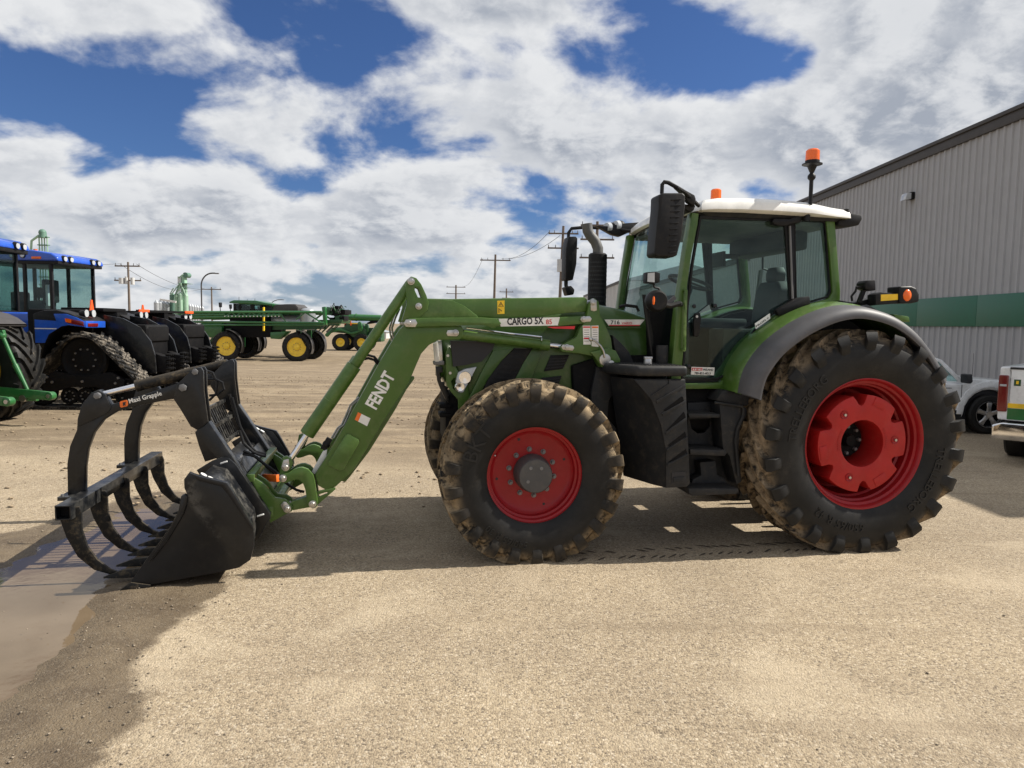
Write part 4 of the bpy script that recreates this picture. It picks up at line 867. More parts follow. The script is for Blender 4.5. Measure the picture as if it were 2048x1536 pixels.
bo = TPt(MB().cyl((.585, -.5, 2.955), (.585, -.5, 3.0), .05, .05, 18), 'beacon', 'black_plastic'); MB().cyl((.585, -.5, 3.0), (.585, -.5, 3.268), .056, .052, 22).cyl((.585, -.5, 3.268), (.585, -.5, 3.28), .052, .04, 22).build('beacon_lens', MT['orange_lens'], bo, smooth=40)
# mirrors
mh = tps(4, [(352, 345), (372, 330), (495, 330), (512, 345), (510, 420), (490, 600), (462, 712), (440, 722), (335, 718), (324, 700), (332, 600), (350, 420)], 1.2)
mi = TPt(MB().prism(mh, 1.06, 1.24), 'mirror', 'black_plastic', bevel=.03, seg=3, smooth=50)
for i in range(10):
    y0 = 365+i*36; x0 = 432+ (4-i*1.5); pp = tps(4, [(x0, y0), (x0+62-i*2.2, y0-5), (x0+62-i*2.2, y0+2), (x0, y0+9)], 1.24); MB().prism(pp, 1.235, 1.2465).build('mirror_rib', MT['black_plastic'], mi, bevel=.002)
TPt(MB().tube([(tp(4, (380, 330), 1.15)[0], 1.15, tp(4, (380, 330), 1.15)[1]), *[(a, 1.15, z) for a, z in tps(4, [(382, 275), (395, 258), (420, 262), (470, 290)], 1.15)], *[(a, 1.0, z) for a, z in tps(4, [(520, 320)], 1.0)], (1.40, .86, 2.86)], .016, 8), 'mirror_arm', 'black_plastic')
TPt(MB().prism(tps(4, [(470, 285), (490, 280), (590, 335), (598, 360), (590, 405), (550, 380), (520, 330)], .98), .90, .96), 'arm_bracket', 'black_plastic', bevel=.012)
TPt(MB().prism(tps(4, [(500, 390), (590, 400), (580, 430), (560, 445), (520, 420)], .9), .70, .90), 'arm_mount', 'black_plastic', bevel=.012)
fm = [tp(0, p, -1.2) for p in ((1130, 476), (1145, 476), (1148, 480), (1146, 530), (1139, 562), (1124, 562), (1125, 500))]
TPt(MB().prism(fm, -1.24, -1.05), 'mirror', 'black_plastic', bevel=.02, seg=2)
TPt(MB().prism([tp(0, p, -1.15) for p in ((1125, 575), (1138, 572), (1145, 580), (1143, 590), (1130, 592))], -1.2, -1.05), 'wide_mirror', 'black_plastic', bevel=.015)
TPt(MB().tube([(a, -1.13, z) for a, z in [tp(0, p, -1.13) for p in ((1132, 560), (1132, 570), (1134, 580))]], .022, 8), 'mirror_stalk', 'black_plastic')
TPt(MB().tube([(a, -1.12, z) for a, z in [tp(0, p, -1.12) for p in ((1137, 476), (1137, 466), (1143, 457), (1165, 455))]]+[(a, -.95, z) for a, z in [tp(0, (1215, 456), -.95)]]+[(1.36, -.80, 2.86)], .018, 8), 'mirror_arm', 'black_plastic')
TPt(MB().prism([tp(0, p, -.9) for p in ((1190, 452), (1212, 453), (1250, 447), (1282, 445), (1284, 460), (1255, 466), (1238, 474), (1222, 470))], -.94, -.86), 'arm_bracket', 'black_plastic', bevel=.012)
for q in ((1222, 456), (1240, 452)):
    a_, z_ = tp(0, q, -.92); wk = TPt(MB().ball((a_, -.92, z_), .062, 14, (1, .9, .95)), 'work_light', 'dark_plastic'); MB().cyl((a_+.03, -.90, z_), (a_+.066, -.88, z_), .056, .046, 16).build('lens', MT['lens'], wk)
# front corner lamp and work light by the door
LB = .98
lp = TPt(MB().loft([[(a+.0, y, z) for a, z in [( (lambda c_: c_)(q)) for q in arcpts(tp(4, (348, 990), LB), r, 0, 2*PI*15/16, 15)]] for y, r in ((LB-.09, .045), (LB-.05, .085), (LB+.01, .09), (LB+.05, .07))]), 'corner_lamp', 'black_plastic', smooth=50)
a_, z_ = tp(4, (314, 988), LB); MB().ball((a_-.002, LB, z_), .062, 16, (.35, .95, 1.15)).build('lamp_lens', MT['orange_lens'], lp)
TPt(MB().tube([(a, LB-.03, z) for a, z in tps(4, [(390, 1010), (440, 1020), (495, 1005)], LB)]+[(1.5, CB, tp(4, (495, 1005), LB)[1])], .022), 'lamp_arm', 'black_plastic'); TPt(MB().bar((*((lambda q: (q[0], LB-.06, q[1]))(tp(4, (405, 1025), LB))),), (*((lambda q: (q[0], LB-.06, q[1]))(tp(4, (480, 965), LB))),), .02, .03), 'lamp_brace', 'fender_grey')
wk = TPt(MB().prism(tps(4, [(278, 814), (330, 810), (362, 818), (360, 876), (330, 884), (276, 880)], LB), LB-.05, LB+.03), 'work_light', 'black_plastic', bevel=.008)
MB().prism(tps(4, [(284, 820), (326, 816), (326, 876), (282, 872)], LB), LB+.028, LB+.034).build('lens', MT['lens'], wk, smooth=0)
TPt(MB().tube([(a, LB-.02, z) for a, z in tps(4, [(335, 882), (340, 905), (365, 910), (375, 930)], LB)], .010), 'lamp_bracket', 'black_plastic')
TPt(MB().tube([(a, .72, z) for a, z in tps(4, [(270, 950), (280, 1050), (300, 1180), (320, 1320)], .72)], .016).tube([(a, .70, z) for a, z in tps(4, [(285, 960), (300, 1100), (318, 1200), (325, 1330)], .70)], .012), 'wiring_loom', 'hose')
TPt(MB().cyl((*((lambda q: (q[0], .78, q[1]))(tp(4, (380, 1372), .78))),), (*((lambda q: (q[0], .78, q[1]))(tp(4, (382, 1262), .78))),), .050, .050, 18), 'filter_canister', 'dark_plastic', bevel=.006)
TPt(MB().prism(tps(4, [(330, 1000), (460, 1040), (460, 1130), (440, 1370), (300, 1370), (290, 1080)], .55), .50, .56), 'cowl', 'under_black', bevel=.01)
# rear lamp outrigger
TPt(MB().prism(tps(4, [(1690, 950), (1720, 935), (1832, 945), (1832, 1005), (1690, 1015)], 1.05), .95, 1.06), 'lamp_outrigger', 'black_plastic', bevel=.008)
tdecal('reflector', 4, [(1726, 950), (1830, 946), (1830, 982), (1726, 990)], 1.062, MT['yellow_decal'], tr)
rl = TPt(MB().prism(tps(4, [(1826, 900), (1900, 898), (1932, 910), (1950, 950), (1948, 995), (1900, 1005), (1826, 1005)], 1.05), .92, 1.08), 'rear_lamp', 'black_plastic', bevel=.02, seg=3)
a_, z_ = tp(4, (1888, 955), 1.08); MB().ball((a_, 1.08, z_), .05, 16, (.8, .35, 1.0)).build('lamp_lens', MT['orange_lens'], rl)
TPt(MB().prism(tps(4, [(1475, 985), (1560, 1000), (1690, 965), (1700, 1015), (1640, 1022), (1475, 1000)], .95), .85, .95), 'lamp_support', 'black_plastic', bevel=.008)
wk = TPt(MB().prism(tps(4, [(1606, 880), (1620, 864), (1668, 862), (1672, 925), (1640, 930), (1606, 915)], .95), .88, 1.0), 'work_light', 'black_plastic', bevel=.01)
TPt(MB().tube([(a, .95, z) for a, z in tps(4, [(1615, 905), (1575, 905), (1570, 930), (1545, 960), (1550, 990)], .95)], .010).bar((*((lambda q: (q[0], .95, q[1]))(tp(4, (1620, 925), .95))),), (*((lambda q: (q[0], .95, q[1]))(tp(4, (1590, 1000), .95))),), .03, .03), 'light_bracket', 'black_plastic')
# rear hitch bits behind the axle
TPt(MB().box(-.75, -.3, -.25, .25, .6, 1.3).bar((-.4, .42, .75), (-1.05, .45, .6), .06, .10).bar((-.4, -.42, .75), (-1.05, -.45, .6), .06, .10), 'rear_linkage', 'under_black', bevel=.02)

# ------------------------------------------------------------------ front loader on the tractor
ld = tthing('front_loader', 'green front loader with cranked arms and hydraulic cylinders mounted on the tractor', 'loader', (3.6, 0, 0))
def LP(m, name, mt, **k): return m.build(name, MT[mt], ld, **k)
NB = .60
def q3(n, p, b): a, z = tp(n, p, b); return (a, b, z)
def arm_side(s):
    o = NB; yy = lambda v: s*v
    lo = [(785, 322), (1122, 326), (1132, 345), (1130, 392), (1108, 408), (985, 410), (930, 440), (885, 490), (850, 570), (815, 655), (690, 850), (590, 1010), (490, 1170), (385, 1268), (330, 1290), (280, 1262), (262, 1200), (330, 1090), (430, 920), (540, 720), (640, 540), (720, 405), (760, 345)]
    am = LP(MB().prism(tps(2, lo, NB), yy(.48), yy(.60)), 'lower_arm', 'green_paint', bevel=.012)
    kn = [(793, 90), (798, 60), (825, 38), (856, 48), (885, 85), (915, 150), (928, 195), (920, 235), (890, 262), (850, 300), (800, 310), (770, 300), (800, 200)]
    LP(MB().holes(tps(2, kn, NB), [tps(2, [(846, 100), (866, 108), (886, 162), (848, 160)], NB)], yy(.575), yy(.622)), 'knee_plate', 'green_paint', bevel=.006)
    LP(MB().holes(tps(2, kn, NB), [tps(2, [(846, 100), (866, 108), (886, 162), (848, 160)], NB)], yy(.46), yy(.505)), 'knee_plate', 'green_paint', bevel=.006)
    bo = [(900, 166), (1060, 169), (1838, 158), (1858, 172), (1850, 245), (1700, 256), (1560, 277), (1215, 282), (860, 330), (790, 330), (830, 220)]
    LP(MB().prism(tps(2, bo, NB-.02), yy(.485), yy(.585)), 'boom', 'green_paint', bevel=.014)
    sg = [(925, 168), (1000, 170), (1070, 180), (1140, 212), (1215, 270), (1218, 284), (860, 284), (868, 225)]
    LP(MB().prism(tps(2, sg, NB), yy(.58), yy(.612)), 'gusset', 'green_paint', bevel=.006)
    lk = [(788, 302), (812, 284), (860, 281), (1232, 277), (1318, 283), (1352, 312), (1310, 342), (1245, 322), (860, 333), (806, 338)]
    LP(MB().prism(tps(2, lk, NB+.02), yy(.612), yy(.648)), 'levelling_link', 'green_paint', bevel=.008)
    LP(MB().prism(tps(2, [(1300, 288), (1690, 276), (1840, 268), (1852, 312), (1690, 327), (1300, 332)], NB), yy(.585), yy(.625)), 'link_rod', 'green_paint', bevel=.006)
    mt_ = [(1862, 195), (1892, 164), (1918, 186), (1926, 262), (1960, 330), (1990, 400), (2000, 480), (2035, 520), (2040, 548), (2018, 568), (1925, 568), (1893, 505), (1800, 488), (1705, 478), (1692, 452), (1722, 428), (1790, 392), (1812, 335), (1842, 300)]
    LP(MB().prism(tps(2, mt_, NB), yy(.535), yy(.63)), 'mount_bracket', 'green_paint', bevel=.010)
    LP(MB().prism(tps(2, [(1862, 480), (1960, 455), (2010, 470), (2036, 520), (2036, 548), (2016, 566), (1925, 566), (1890, 510)], NB), yy(.63), yy(.665)), 'lock_plate', 'green_paint', bevel=.010)
    # lift cylinder
    p0 = Vector(q3(2, (1092, 372), NB)); p1 = Vector(q3(2, (1640, 441), NB)); p2 = Vector(q3(2, (1742, 452), NB))
    for v in (p0, p1, p2): v.y = s*.555
    LP(MB().cyl(p0, p1, .044, .044, 20).cyl(p1-(p1-p0).normalized()*.08, p1, .050, .050, 20), 'lift_cylinder', 'green_paint', bevel=.004); LP(MB().cyl(p1, p2, .022, .022, 14), 'lift_rod', 'chrome')
    pa = Vector(q3(2, (1150, 338), NB)); pb = Vector(q3(2, (1400, 372), NB)); pc = Vector(q3(2, (1590, 392), NB)); 
    for v in (pa, pb, pc): v.y = s*.60
    LP(MB().tube([pa, pb, pc, pc+Vector((-.0, 0, -.03))], .007), 'hydraulic_pipe', 'chrome')
    # bucket cylinder, thick sleeve below
    k0 = Vector(q3(2, (822, 80), NB)); k1 = Vector(q3(2, (492, 560), NB)); k2 = Vector(q3(2, (212, 968), NB)); k3 = Vector(q3(2, (92, 1150), NB))
    for v in (k0, k1, k2, k3): v.y = s*.545
    dd = (k2-k1).normalized()
    LP(MB().cyl(k0, k1+dd*.02, .043, .043, 22), 'crowd_cylinder', 'green_paint', bevel=.004); LP(MB().cyl(k1, k2, .060, .060, 24).cyl(k1+dd*.34, k1+dd*.345, .0615, .0615, 24), 'cylinder_sleeve', 'green_paint', bevel=.005)
    LP(MB().cyl(k2, k3, .024, .024, 16), 'crowd_rod', 'chrome')
    # lower linkage
    cs = [(762, 788), (800, 758), (880, 738), (950, 690), (1010, 668), (1060, 664), (1130, 690), (1192, 755), (1215, 840), (1235, 980), (1254, 1110), (1240, 1168), (1190, 1196), (1140, 1170), (1120, 1110), (1090, 940), (1062, 868), (1020, 828), (980, 820), (925, 838), (860, 862), (800, 872), (762, 840)]
    LP(MB().prism(tps(9, cs, NB+.02), yy(.60), yy(.635)), 'rocker_link', 'green_paint', bevel=.006); LP(MB().prism(tps(9, cs, NB+.02), yy(.44), yy(.475)), 'rocker_link', 'green_paint', bevel=.006)
    LP(MB().prism(tps(9, [(800, 545), (850, 525), (905, 555), (935, 620), (900, 700), (860, 800), (830, 850), (770, 850), (765, 760), (780, 650)], NB), yy(.565), yy(.60)), 'tilt_link', 'green_paint', bevel=.006)
    LP(MB().prism(tps(9, [(900, 1125), (1130, 1040), (1240, 1060), (1240, 1180), (1100, 1200), (920, 1235)], NB), yy(.50), yy(.58)), 'arm_end', 'green_paint', bevel=.010)
    LP(MB().holes(tps(9, [(1215, 985), (1470, 930), (1480, 950), (1255, 1145)], NB), [tps(9, [(1250, 1020), (1370, 985), (1382, 1000), (1262, 1050)], NB)], yy(.575), yy(.605)), 'arm_gusset', 'green_paint', bevel=.004)
    for n, p, r, bb in ((2, (825, 66), .030, .63), (2, (870, 212), .027, .63), (2, (812, 310), .028, .655), (2, (1085, 368), .028, .61), (2, (1890, 192), .026, .635), (2, (1836, 288), .026, .635), (2, (1736, 452), .026, .635), (9, (805, 810), .030, .64), (9, (1185, 1140), .030, .64), (9, (840, 668), .030, .615), (9, (860, 1200), .030, .63)):
        a, z = tp(n, p, bb); LP(MB().cyl((a, s*.46, z), (a, s*(bb+.012), z), r, r, 18).cyl((a, s*(bb+.010), z), (a, s*(bb+.020), z), r*.75, r*.6, 12), 'pin', 'steel', bevel=.003)
    for n, q, bb in ((2, [(795, 290), (850, 288), (862, 310), (850, 334), (795, 332), (782, 312)], .650), (2, [(1040, 352), (1088, 350), (1104, 368), (1090, 388), (1040, 386), (1032, 370)], .603), (2, [(1874, 178), (1890, 166), (1910, 178), (1912, 236), (1895, 242), (1876, 236)], .632), (2, [(1820, 274), (1870, 270), (1882, 285), (1874, 302), (1824, 304), (1815, 290)], .632), (2, [(1712, 436), (1772, 442), (1780, 456), (1770, 472), (1714, 466), (1704, 450)], .632), (9, [(815, 575), (880, 560), (890, 660), (860, 710), (800, 700), (785, 660)], .603), (9, [(775, 1150), (815, 1108), (845, 1110), (890, 1160), (895, 1220), (840, 1245), (800, 1200)], .625)):
        LP(MB().prism(tps(n, q, bb), yy(bb-.01), yy(bb+.005)), 'pin_keeper', 'steel', bevel=.002)
arm_side(1); arm_side(-1)
# cross tubes, carrier frame
for (n, p, r) in ((9, (815, 960), .045), (9, (430, 665), .04), (2, (900, 300), .06), (2, (700, 560), .05)):
    a, z = tp(n, p, NB if n == 2 else 0); LP(MB().cyl((a, -.50, z), (a, .50, z), r, r, 18), 'cross_tube', 'green_paint')
car = [(385, 815), (410, 790), (540, 872), (600, 925), (640, 990), (700, 1060), (820, 1078), (872, 1110), (930, 1178), (920, 1232), (862, 1262), (722, 1342), (640, 1385), (615, 1290), (560, 1180), (480, 1000)]
for s in (1, -1):
    LP(MB().prism(tps(9, car, NB+.02), s*.58, s*.615), 'carrier_plate', 'green_paint', bevel=.006); LP(MB().prism(tps(9, car, NB+.02), s*.44, s*.47), 'carrier_plate', 'green_paint', bevel=.006)
a, z = tp(9, (720, 1230), NB); LP(MB().bar((a+.06, -.62, z), (a+.06, .62, z), .08, .08), 'carrier_beam', 'green_paint', bevel=.006)
a, z = tp(9, (430, 800), NB); LP(MB().bar((a+.02, -.62, z), (a+.02, .62, z), .06, .06), 'carrier_beam', 'green_paint', bevel=.006)
LP(MB().bar((*q3(9, (560, 800), .2),), (*q3(9, (740, 810), .35),), .03, .06), 'lock_handle', 'orange_decal', bevel=.004)
# details on the near arm
LP(MB().prism(tps(2, [(440, 962), (462, 958), (520, 990), (524, 1010), (432, 1165), (410, 1172), (345, 1145), (340, 1125)], NB), .595, .622), 'valve_cover', 'green_paint', bevel=.010)
LP(MB().prism(tps(2, [(818, 628), (846, 625), (848, 640), (800, 705), (730, 830), (580, 1070), (470, 1215), (440, 1250), (410, 1245), (420, 1215), (560, 1010), (700, 800), (780, 690)], NB), .49, .535), 'parking_stand', 'green_paint', bevel=.006)
tletters('brand_lettering', 'FENDT', 2, (622, 820), (736, 622), .105, NB+.002, MT['white_paint'], ld, .035)
tdecal('warning_label', 2, [(515, 832), (588, 868), (568, 914), (496, 876)], NB+.001, MT['white_paint'], ld); tdecal('label_head', 2, [(515, 832), (535, 842), (516, 886), (496, 876)], NB+.003, MT['orange_decal'], ld)
tdecal('warning_sticker', 2, [(1330, 180), (1372, 178), (1372, 256), (1331, 258)], .586, MT['yellow_decal'], ld)
LP(MB().holes(tps(2, [(1351, 186), (1368, 214), (1335, 214)], .589), [tps(2, [(1351, 192), (1363, 212), (1340, 212)], .589)], .586, .5888), 'warning_mark', 'ink', smooth=0)
LP(MB().prism(tps(2, [(1353, 196), (1347, 204), (1351, 204), (1349, 210), (1356, 202), (1351, 202)], .589), .586, .5888).prism(tps(2, [(1337, 224), (1341, 224), (1342, 252), (1338, 252)], .589), .586, .5888).prism(tps(2, [(1343, 228), (1358, 238), (1356, 242), (1343, 232)], .589), .586, .5888), 'warning_mark', 'ink', smooth=0)
tdecal('model_plate', 2, [(1338, 286), (1696, 276), (1684, 324), (1350, 331)], .627, MT['white_paint'], ld)
tletters('model_lettering', 'CARGO 5X', 2, (1388, 324), (1602, 317), .063, .6295, MT['ink'], ld, .035); tletters('model_lettering', '85', 2, (1615, 319), (1650, 318), .042, .6295, MT['red_decal'], ld, .02)
tdecal('plate_line', 2, [(1620, 333), (1786, 328), (1780, 346), (1660, 342)], .627, MT['red_decal'], ld)
tdecal('instruction_label', 2, [(1830, 326), (1875, 326), (1877, 436), (1834, 436)], .632, MT['white_paint'], ld); tdecal('instruction_label', 2, [(1880, 326), (1922, 325), (1922, 450), (1882, 446)], .632, MT['white_paint'], ld)
tdecal('label_head', 2, [(1832, 330), (1873, 330), (1873, 338), (1832, 338)], .634, MT['red_decal'], ld); tdecal('label_head', 2, [(1884, 330), (1920, 330), (1920, 340), (1884, 340)], .634, MT['orange_decal'], ld); tdecal('label_head', 2, [(1836, 396), (1874, 396), (1874, 404), (1836, 404)], .634, MT['red_decal'], ld)
gl = MB()
for i in range(6):
    for x0, x1 in ((1838, 1868), (1888, 1916)): gl.prism(tps(2, [(x0, 350+i*13), (x1, 350+i*13), (x1, 353+i*13), (x0, 353+i*13)], .634), .632, .6338)
LP(gl, 'label_print', 'grey_metal', smooth=0)
LP(MB().tube([(a, .69, z) for a, z in tps(2, [(1880, 408), (1900, 412), (1935, 445), (1950, 470), (1962, 512)], .69)], .009).ball((tp(2, (1878, 406), .69)[0], .69, tp(2, (1878, 406), .69)[1]), .019, 10), 'lock_lever', 'steel')
a, z = tp(2, (1960, 525), .67); LP(MB().cyl((a, .66, z), (a, .675, z), .052, .05, 20), 'lever_plate', 'steel', bevel=.003); a, z = tp(2, (1995, 545), .67); LP(MB().cyl((a, .66, z), (a, .69, z), .026, .024, 14), 'lever_plate', 'steel', bevel=.003)
hs = [(610, 500), (560, 505), (510, 520), (480, 530)]
for off, r in ((0, .011), (18, .011)):
    LP(MB().tube([(a, .40, z) for a, z in tps(2, [(640, 545+off), (610, 508+off), (575, 498+off), (530, 508+off), (490, 528+off)], .40)], r), 'hose', 'hose')
for off in (0, 14):
    LP(MB().tube([(a, .50, z) for a, z in tps(2, [(520+off, 745), (470+off, 790), (445+off, 850), (420+off, 905), (395+off, 925), (360+off, 985)], .50)], .008), 'steel_pipe', 'steel')
    LP(MB().tube([(a, .48, z) for a, z in tps(2, [(745+off, 225), (720+off, 280), (700+off, 340), (705+off, 380), (712+off, 415)], .48)], .008), 'steel_pipe', 'steel')
LP(MB().ball(q3(2, (330, 1020), .50), .035, 10).bar(q3(2, (350, 985), .50), q3(2, (310, 1050), .50), .05, .05), 'coupler', 'black_plastic', bevel=.008)
LP(MB().prism(tps(2, [(310, 1060), (335, 1050), (330, 1090), (262, 1195), (245, 1180), (255, 1160)], .53), .50, .535), 'coupler_plate', 'off_white', bevel=.004)
for q in ([(790, 800), (700, 720), (560, 620), (420, 510), (300, 460)], [(1080, 985), (980, 960), (900, 910), (780, 820), (600, 660), (470, 540), (380, 510), (290, 500)], [(590, 530), (480, 500), (420, 470), (300, 360), (250, 200)]):
    LP(MB().tube([(a, .25, z) for a, z in tps(9, q, .25)], .012), 'hose', 'hose')

# ------------------------------------------------------------------ grapple bucket
bk = tthing('grapple_bucket', 'black grapple bucket with curved upper tines resting at the puddle', 'grapple bucket', (5.4, 0, 0))
def BP(m, name, mt, **k): return m.build(name, MT[mt], bk, **k)
SB = 1.22
side = [(492, 1484), (560, 1420), (640, 1305), (740, 1172), (800, 1082), (845, 1000), (866, 920), (872, 892), (890, 884), (908, 896), (886, 850), (884, 795), (920, 748), (985, 782), (1118, 820), (1165, 880), (1250, 1012), (1310, 1092), (1316, 1200), (1292, 1290), (1222, 1338), (1060, 1374), (690, 1440)]
sa = [(a, max(z, -.012)) for a, z in tps(1, side, SB)]
for s in (1, -1):
    sp_ = BP(MB().prism(sa, s*1.195, s*1.22), 'side_plate', 'black_paint', bevel=.004)
    MB().prism([(a, max(z, -.010)) for a, z in tps(1, [(490, 1486), (680, 1456), (682, 1440), (560, 1424)], SB)], s*1.18, s*1.235).build('side_cutter', MT['worn_black'], sp_, bevel=.004)
    MB().prism(tps(1, [(925, 752), (985, 772), (1125, 805), (1150, 812), (1178, 850), (1310, 1075), (1318, 1110), (1300, 1090), (1160, 885), (1118, 835), (980, 800)], SB), s*1.20, s*1.245).build('side_rim', MT['black_paint'], sp_, bevel=.005)
    MB().prism(tps(1, [(870, 895), (890, 884), (908, 896), (905, 940), (880, 1010), (790, 1160), (690, 1290), (670, 1300), (760, 1160), (850, 1005)], SB), s*1.20, s*1.238).build('edge_rib', MT['black_paint'], sp_, bevel=.004)
# shell: back and floor bent from one sheet
shell_o = [tp(1, p, SB) for p in ((1118, 822), (1165, 880), (1250, 1012), (1308, 1092), (1314, 1200), (1290, 1288), (1222, 1336), (1060, 1372), (690, 1436))]
shell_o = [(a+.075*sm(z, .02, .25), max(z, .004)) for a, z in shell_o]
cx_, cz_ = 5.35, .45
shell_i = [(a+(cx_-a)*.035, z+(cz_-z)*.035+.004) for a, z in shell_o]
BP(MB().prism(shell_o+shell_i[::-1], -1.194, 1.194), 'shell', 'black_paint', smooth=40)
a0, z0 = shell_o[-1]; a1, z1 = shell_o[-2]
BP(MB().prism([(a0+.16, .0), (a0+.16, .012), (a0-.05, .035), (a0-.05, .012)], -1.19, 1.19), 'cutting_edge', 'worn_black', bevel=.003)
# back hood: upper plates leaning to the tractor
up_ = tps(1, [(962, 738), (1055, 682), (1112, 660), (1160, 664), (1200, 700), (1412, 1005), (1416, 1035), (1395, 1062), (1345, 1160), (1318, 1180), (1310, 1090), (1160, 880), (1118, 820), (985, 775)], .67)
for s in (1, -1):
    e_ = BP(MB().prism(up_, s*.645, s*.675), 'end_plate', 'black_paint', bevel=.005)
    for q in ((1130, 690), (1355, 1015)):
        a, z = tp(1, q, .68); MB().bar((a+.025, s*.682, z-.008), (a-.025, s*.682, z+.008), .010, .018, (0, 1, 0)).build('hinge_pin', MT['off_white'], e_, bevel=.002)
a0, z0 = tp(1, (1190, 720), .67); a1, z1 = tp(1, (1400, 1020), .67)
BP(MB().prism([(a0, z0), (a1, z1), (a1+.05, z1-.03), (a0+.05, z0-.03)], -.645, .645), 'back_plate', 'black_paint', bevel=.004)
a2, z2 = shell_o[0]; BP(MB().prism([(a2, z2), (a2+.10, z2+.03), (a2+.10, z2+.015), (a2-.0, z2-.015)], -1.19, 1.19), 'top_plate', 'black_paint', bevel=.004)
for s in (1, -1):
    a, z = tp(1, (1000, 778), 1.15); MB().cyl((a, s*1.13, z+.006), (a-.004, s*1.13, z+.012), .024, .024, 16).build('hole_light_disc', MT['off_white'], bk); a, z = tp(1, (1045, 800), 1.15); MB().cyl((a, s*1.13, z+.006), (a-.004, s*1.13, z+.012), .024, .024, 16).build('hole_light_disc', MT['off_white'], bk)  # pale discs painted as the light showing through the flange holes
# grapple towers
TB = .66
tw = [(968, 108), (990, 108), (1003, 130), (1006, 250), (1018, 350), (1032, 442), (1000, 470), (962, 490), (925, 470), (860, 362), (820, 302), (838, 215), (925, 128)]
be = [(1032, 442), (1418, 1010), (1402, 1042), (1380, 1020), (1190, 820), (1080, 668), (1010, 690), (975, 600), (948, 510), (962, 490), (1000, 470)]
for s in (1, -1):
    t_ = BP(MB().prism(tps(1, tw, TB), s*.63, s*.66), 'tower_plate', 'black_paint', bevel=.005); BP(MB().prism(tps(1, tw, TB), s*.53, s*.555), 'tower_plate', 'black_paint', bevel=.005)
    BP(MB().prism(tps(1, be, TB), s*.545, s*.645), 'tower_beam', 'black_paint', bevel=.006)
    # curved grapple arm
    ga = [(840, 206), (890, 194), (915, 213), (912, 250), (860, 292), (560, 350), (470, 380), (390, 430), (330, 510), (292, 610), (277, 720), (275, 893), (172, 899), (168, 700), (185, 590), (228, 490), (232, 420), (258, 335), (315, 265), (360, 245), (400, 272), (440, 335), (600, 288)]
    g_ = BP(MB().prism(tps(1, ga, TB-.03), s*.575, s*.635), 'grapple_arm', 'black_paint', bevel=.005)
    ear = [(232, 470), (236, 410), (258, 335), (315, 265), (360, 245), (400, 272), (438, 352), (420, 385), (330, 430)]
    for yy in ((.635, .645), (.565, .575)): MB().prism(tps(1, ear, TB-.02), s*yy[0], s*yy[1]).build('arm_ear', MT['black_paint'], g_, bevel=.003)
    c0, c1, c2 = [Vector(q3(1, q, .60)) for q in ((355, 280), (600, 220), (955, 134))]
    for v in (c0, c1, c2): v.y = s*.595
    BP(MB().cyl(c1, c2, .042, .042, 20).cyl(c1-(c2-c1).normalized()*.01, c1+(c2-c1).normalized()*.03, .046, .046, 20), 'grapple_cylinder', 'worn_black'); BP(MB().cyl(c0, c1, .022, .022, 14), 'grapple_rod', 'chrome')
    for n, q, r in ((1, (880, 230), .030), (1, (955, 134), .024), (1, (355, 280), .026)):
        a, z = tp(n, q, TB); BP(MB().cyl((a, s*.54, z), (a, s*.672, z), r*.8, r*.8, 14).cyl((a, s*.664, z), (a, s*.684, z), r, r, 6), 'pivot_bolt', 'grey_metal', bevel=.003)
    a, z = tp(1, (225, 900), TB-.03); BP(MB().box(a-.10, a+.10, s*.605-.11, s*.605+.11, z-.012, z+.018), 'arm_foot', 'black_paint', bevel=.004)
    for dx in (-.075, .075):
        for dy in (-.08, .08): BP(MB().cyl((a+dx, s*.605+dy, z+.018), (a+dx, s*.605+dy, z+.034), .013, .012, 6), 'foot_bolt', 'grey_metal')
a, z = tp(1, (140, 1002), 1.07)
tb_ = .052; 
BP(MB().holes([(a-tb_, z-tb_), (a+tb_, z-tb_), (a+tb_, z+tb_), (a-tb_, z+tb_)], [[(a-tb_+.01, z-tb_+.01), (a+tb_-.01, z-tb_+.01), (a+tb_-.01, z+tb_-.01), (a-tb_+.01, z+tb_-.01)]], -1.07, 1.07), 'cross_tube', 'black_paint', bevel=.004)
BP(MB().box(a-tb_+.01, a+tb_-.01, -1.0, 1.0, z-tb_+.01, z+tb_-.01), 'tube_core', 'under_black', smooth=0)
# upper tines
ti = tps(1, [(120, 1040), (128, 975), (238, 965), (252, 1000), (256, 1110), (290, 1210), (350, 1290), (430, 1350), (512, 1378), (512, 1390), (470, 1392), (330, 1352), (230, 1272), (160, 1152)], 1.0)
for k in range(5):
    b = .985-k*.492; BP(MB().prism(ti, b-.0125, b+.0125), 'upper_tine', 'worn_black', bevel=.004)
# lower tines: ground bars reaching forward from the cutting edge
for k in range(9):
    b = 1.0-k*.25; x0 = 5.28; x1 = 5.93
    secs = [[(x, b-w, zb), (x, b+w, zb), (x, b+w*.7, zt_), (x, b-w*.7, zt_)] for x, w, zb, zt_ in ((x0, .032, .02, .085), (5.55, .032, .012, .08), (5.80, .028, .006, .062), (x1, .008, .004, .016))]
    BP(MB().loft(secs), 'lower_tine', 'worn_black', bevel=.004)
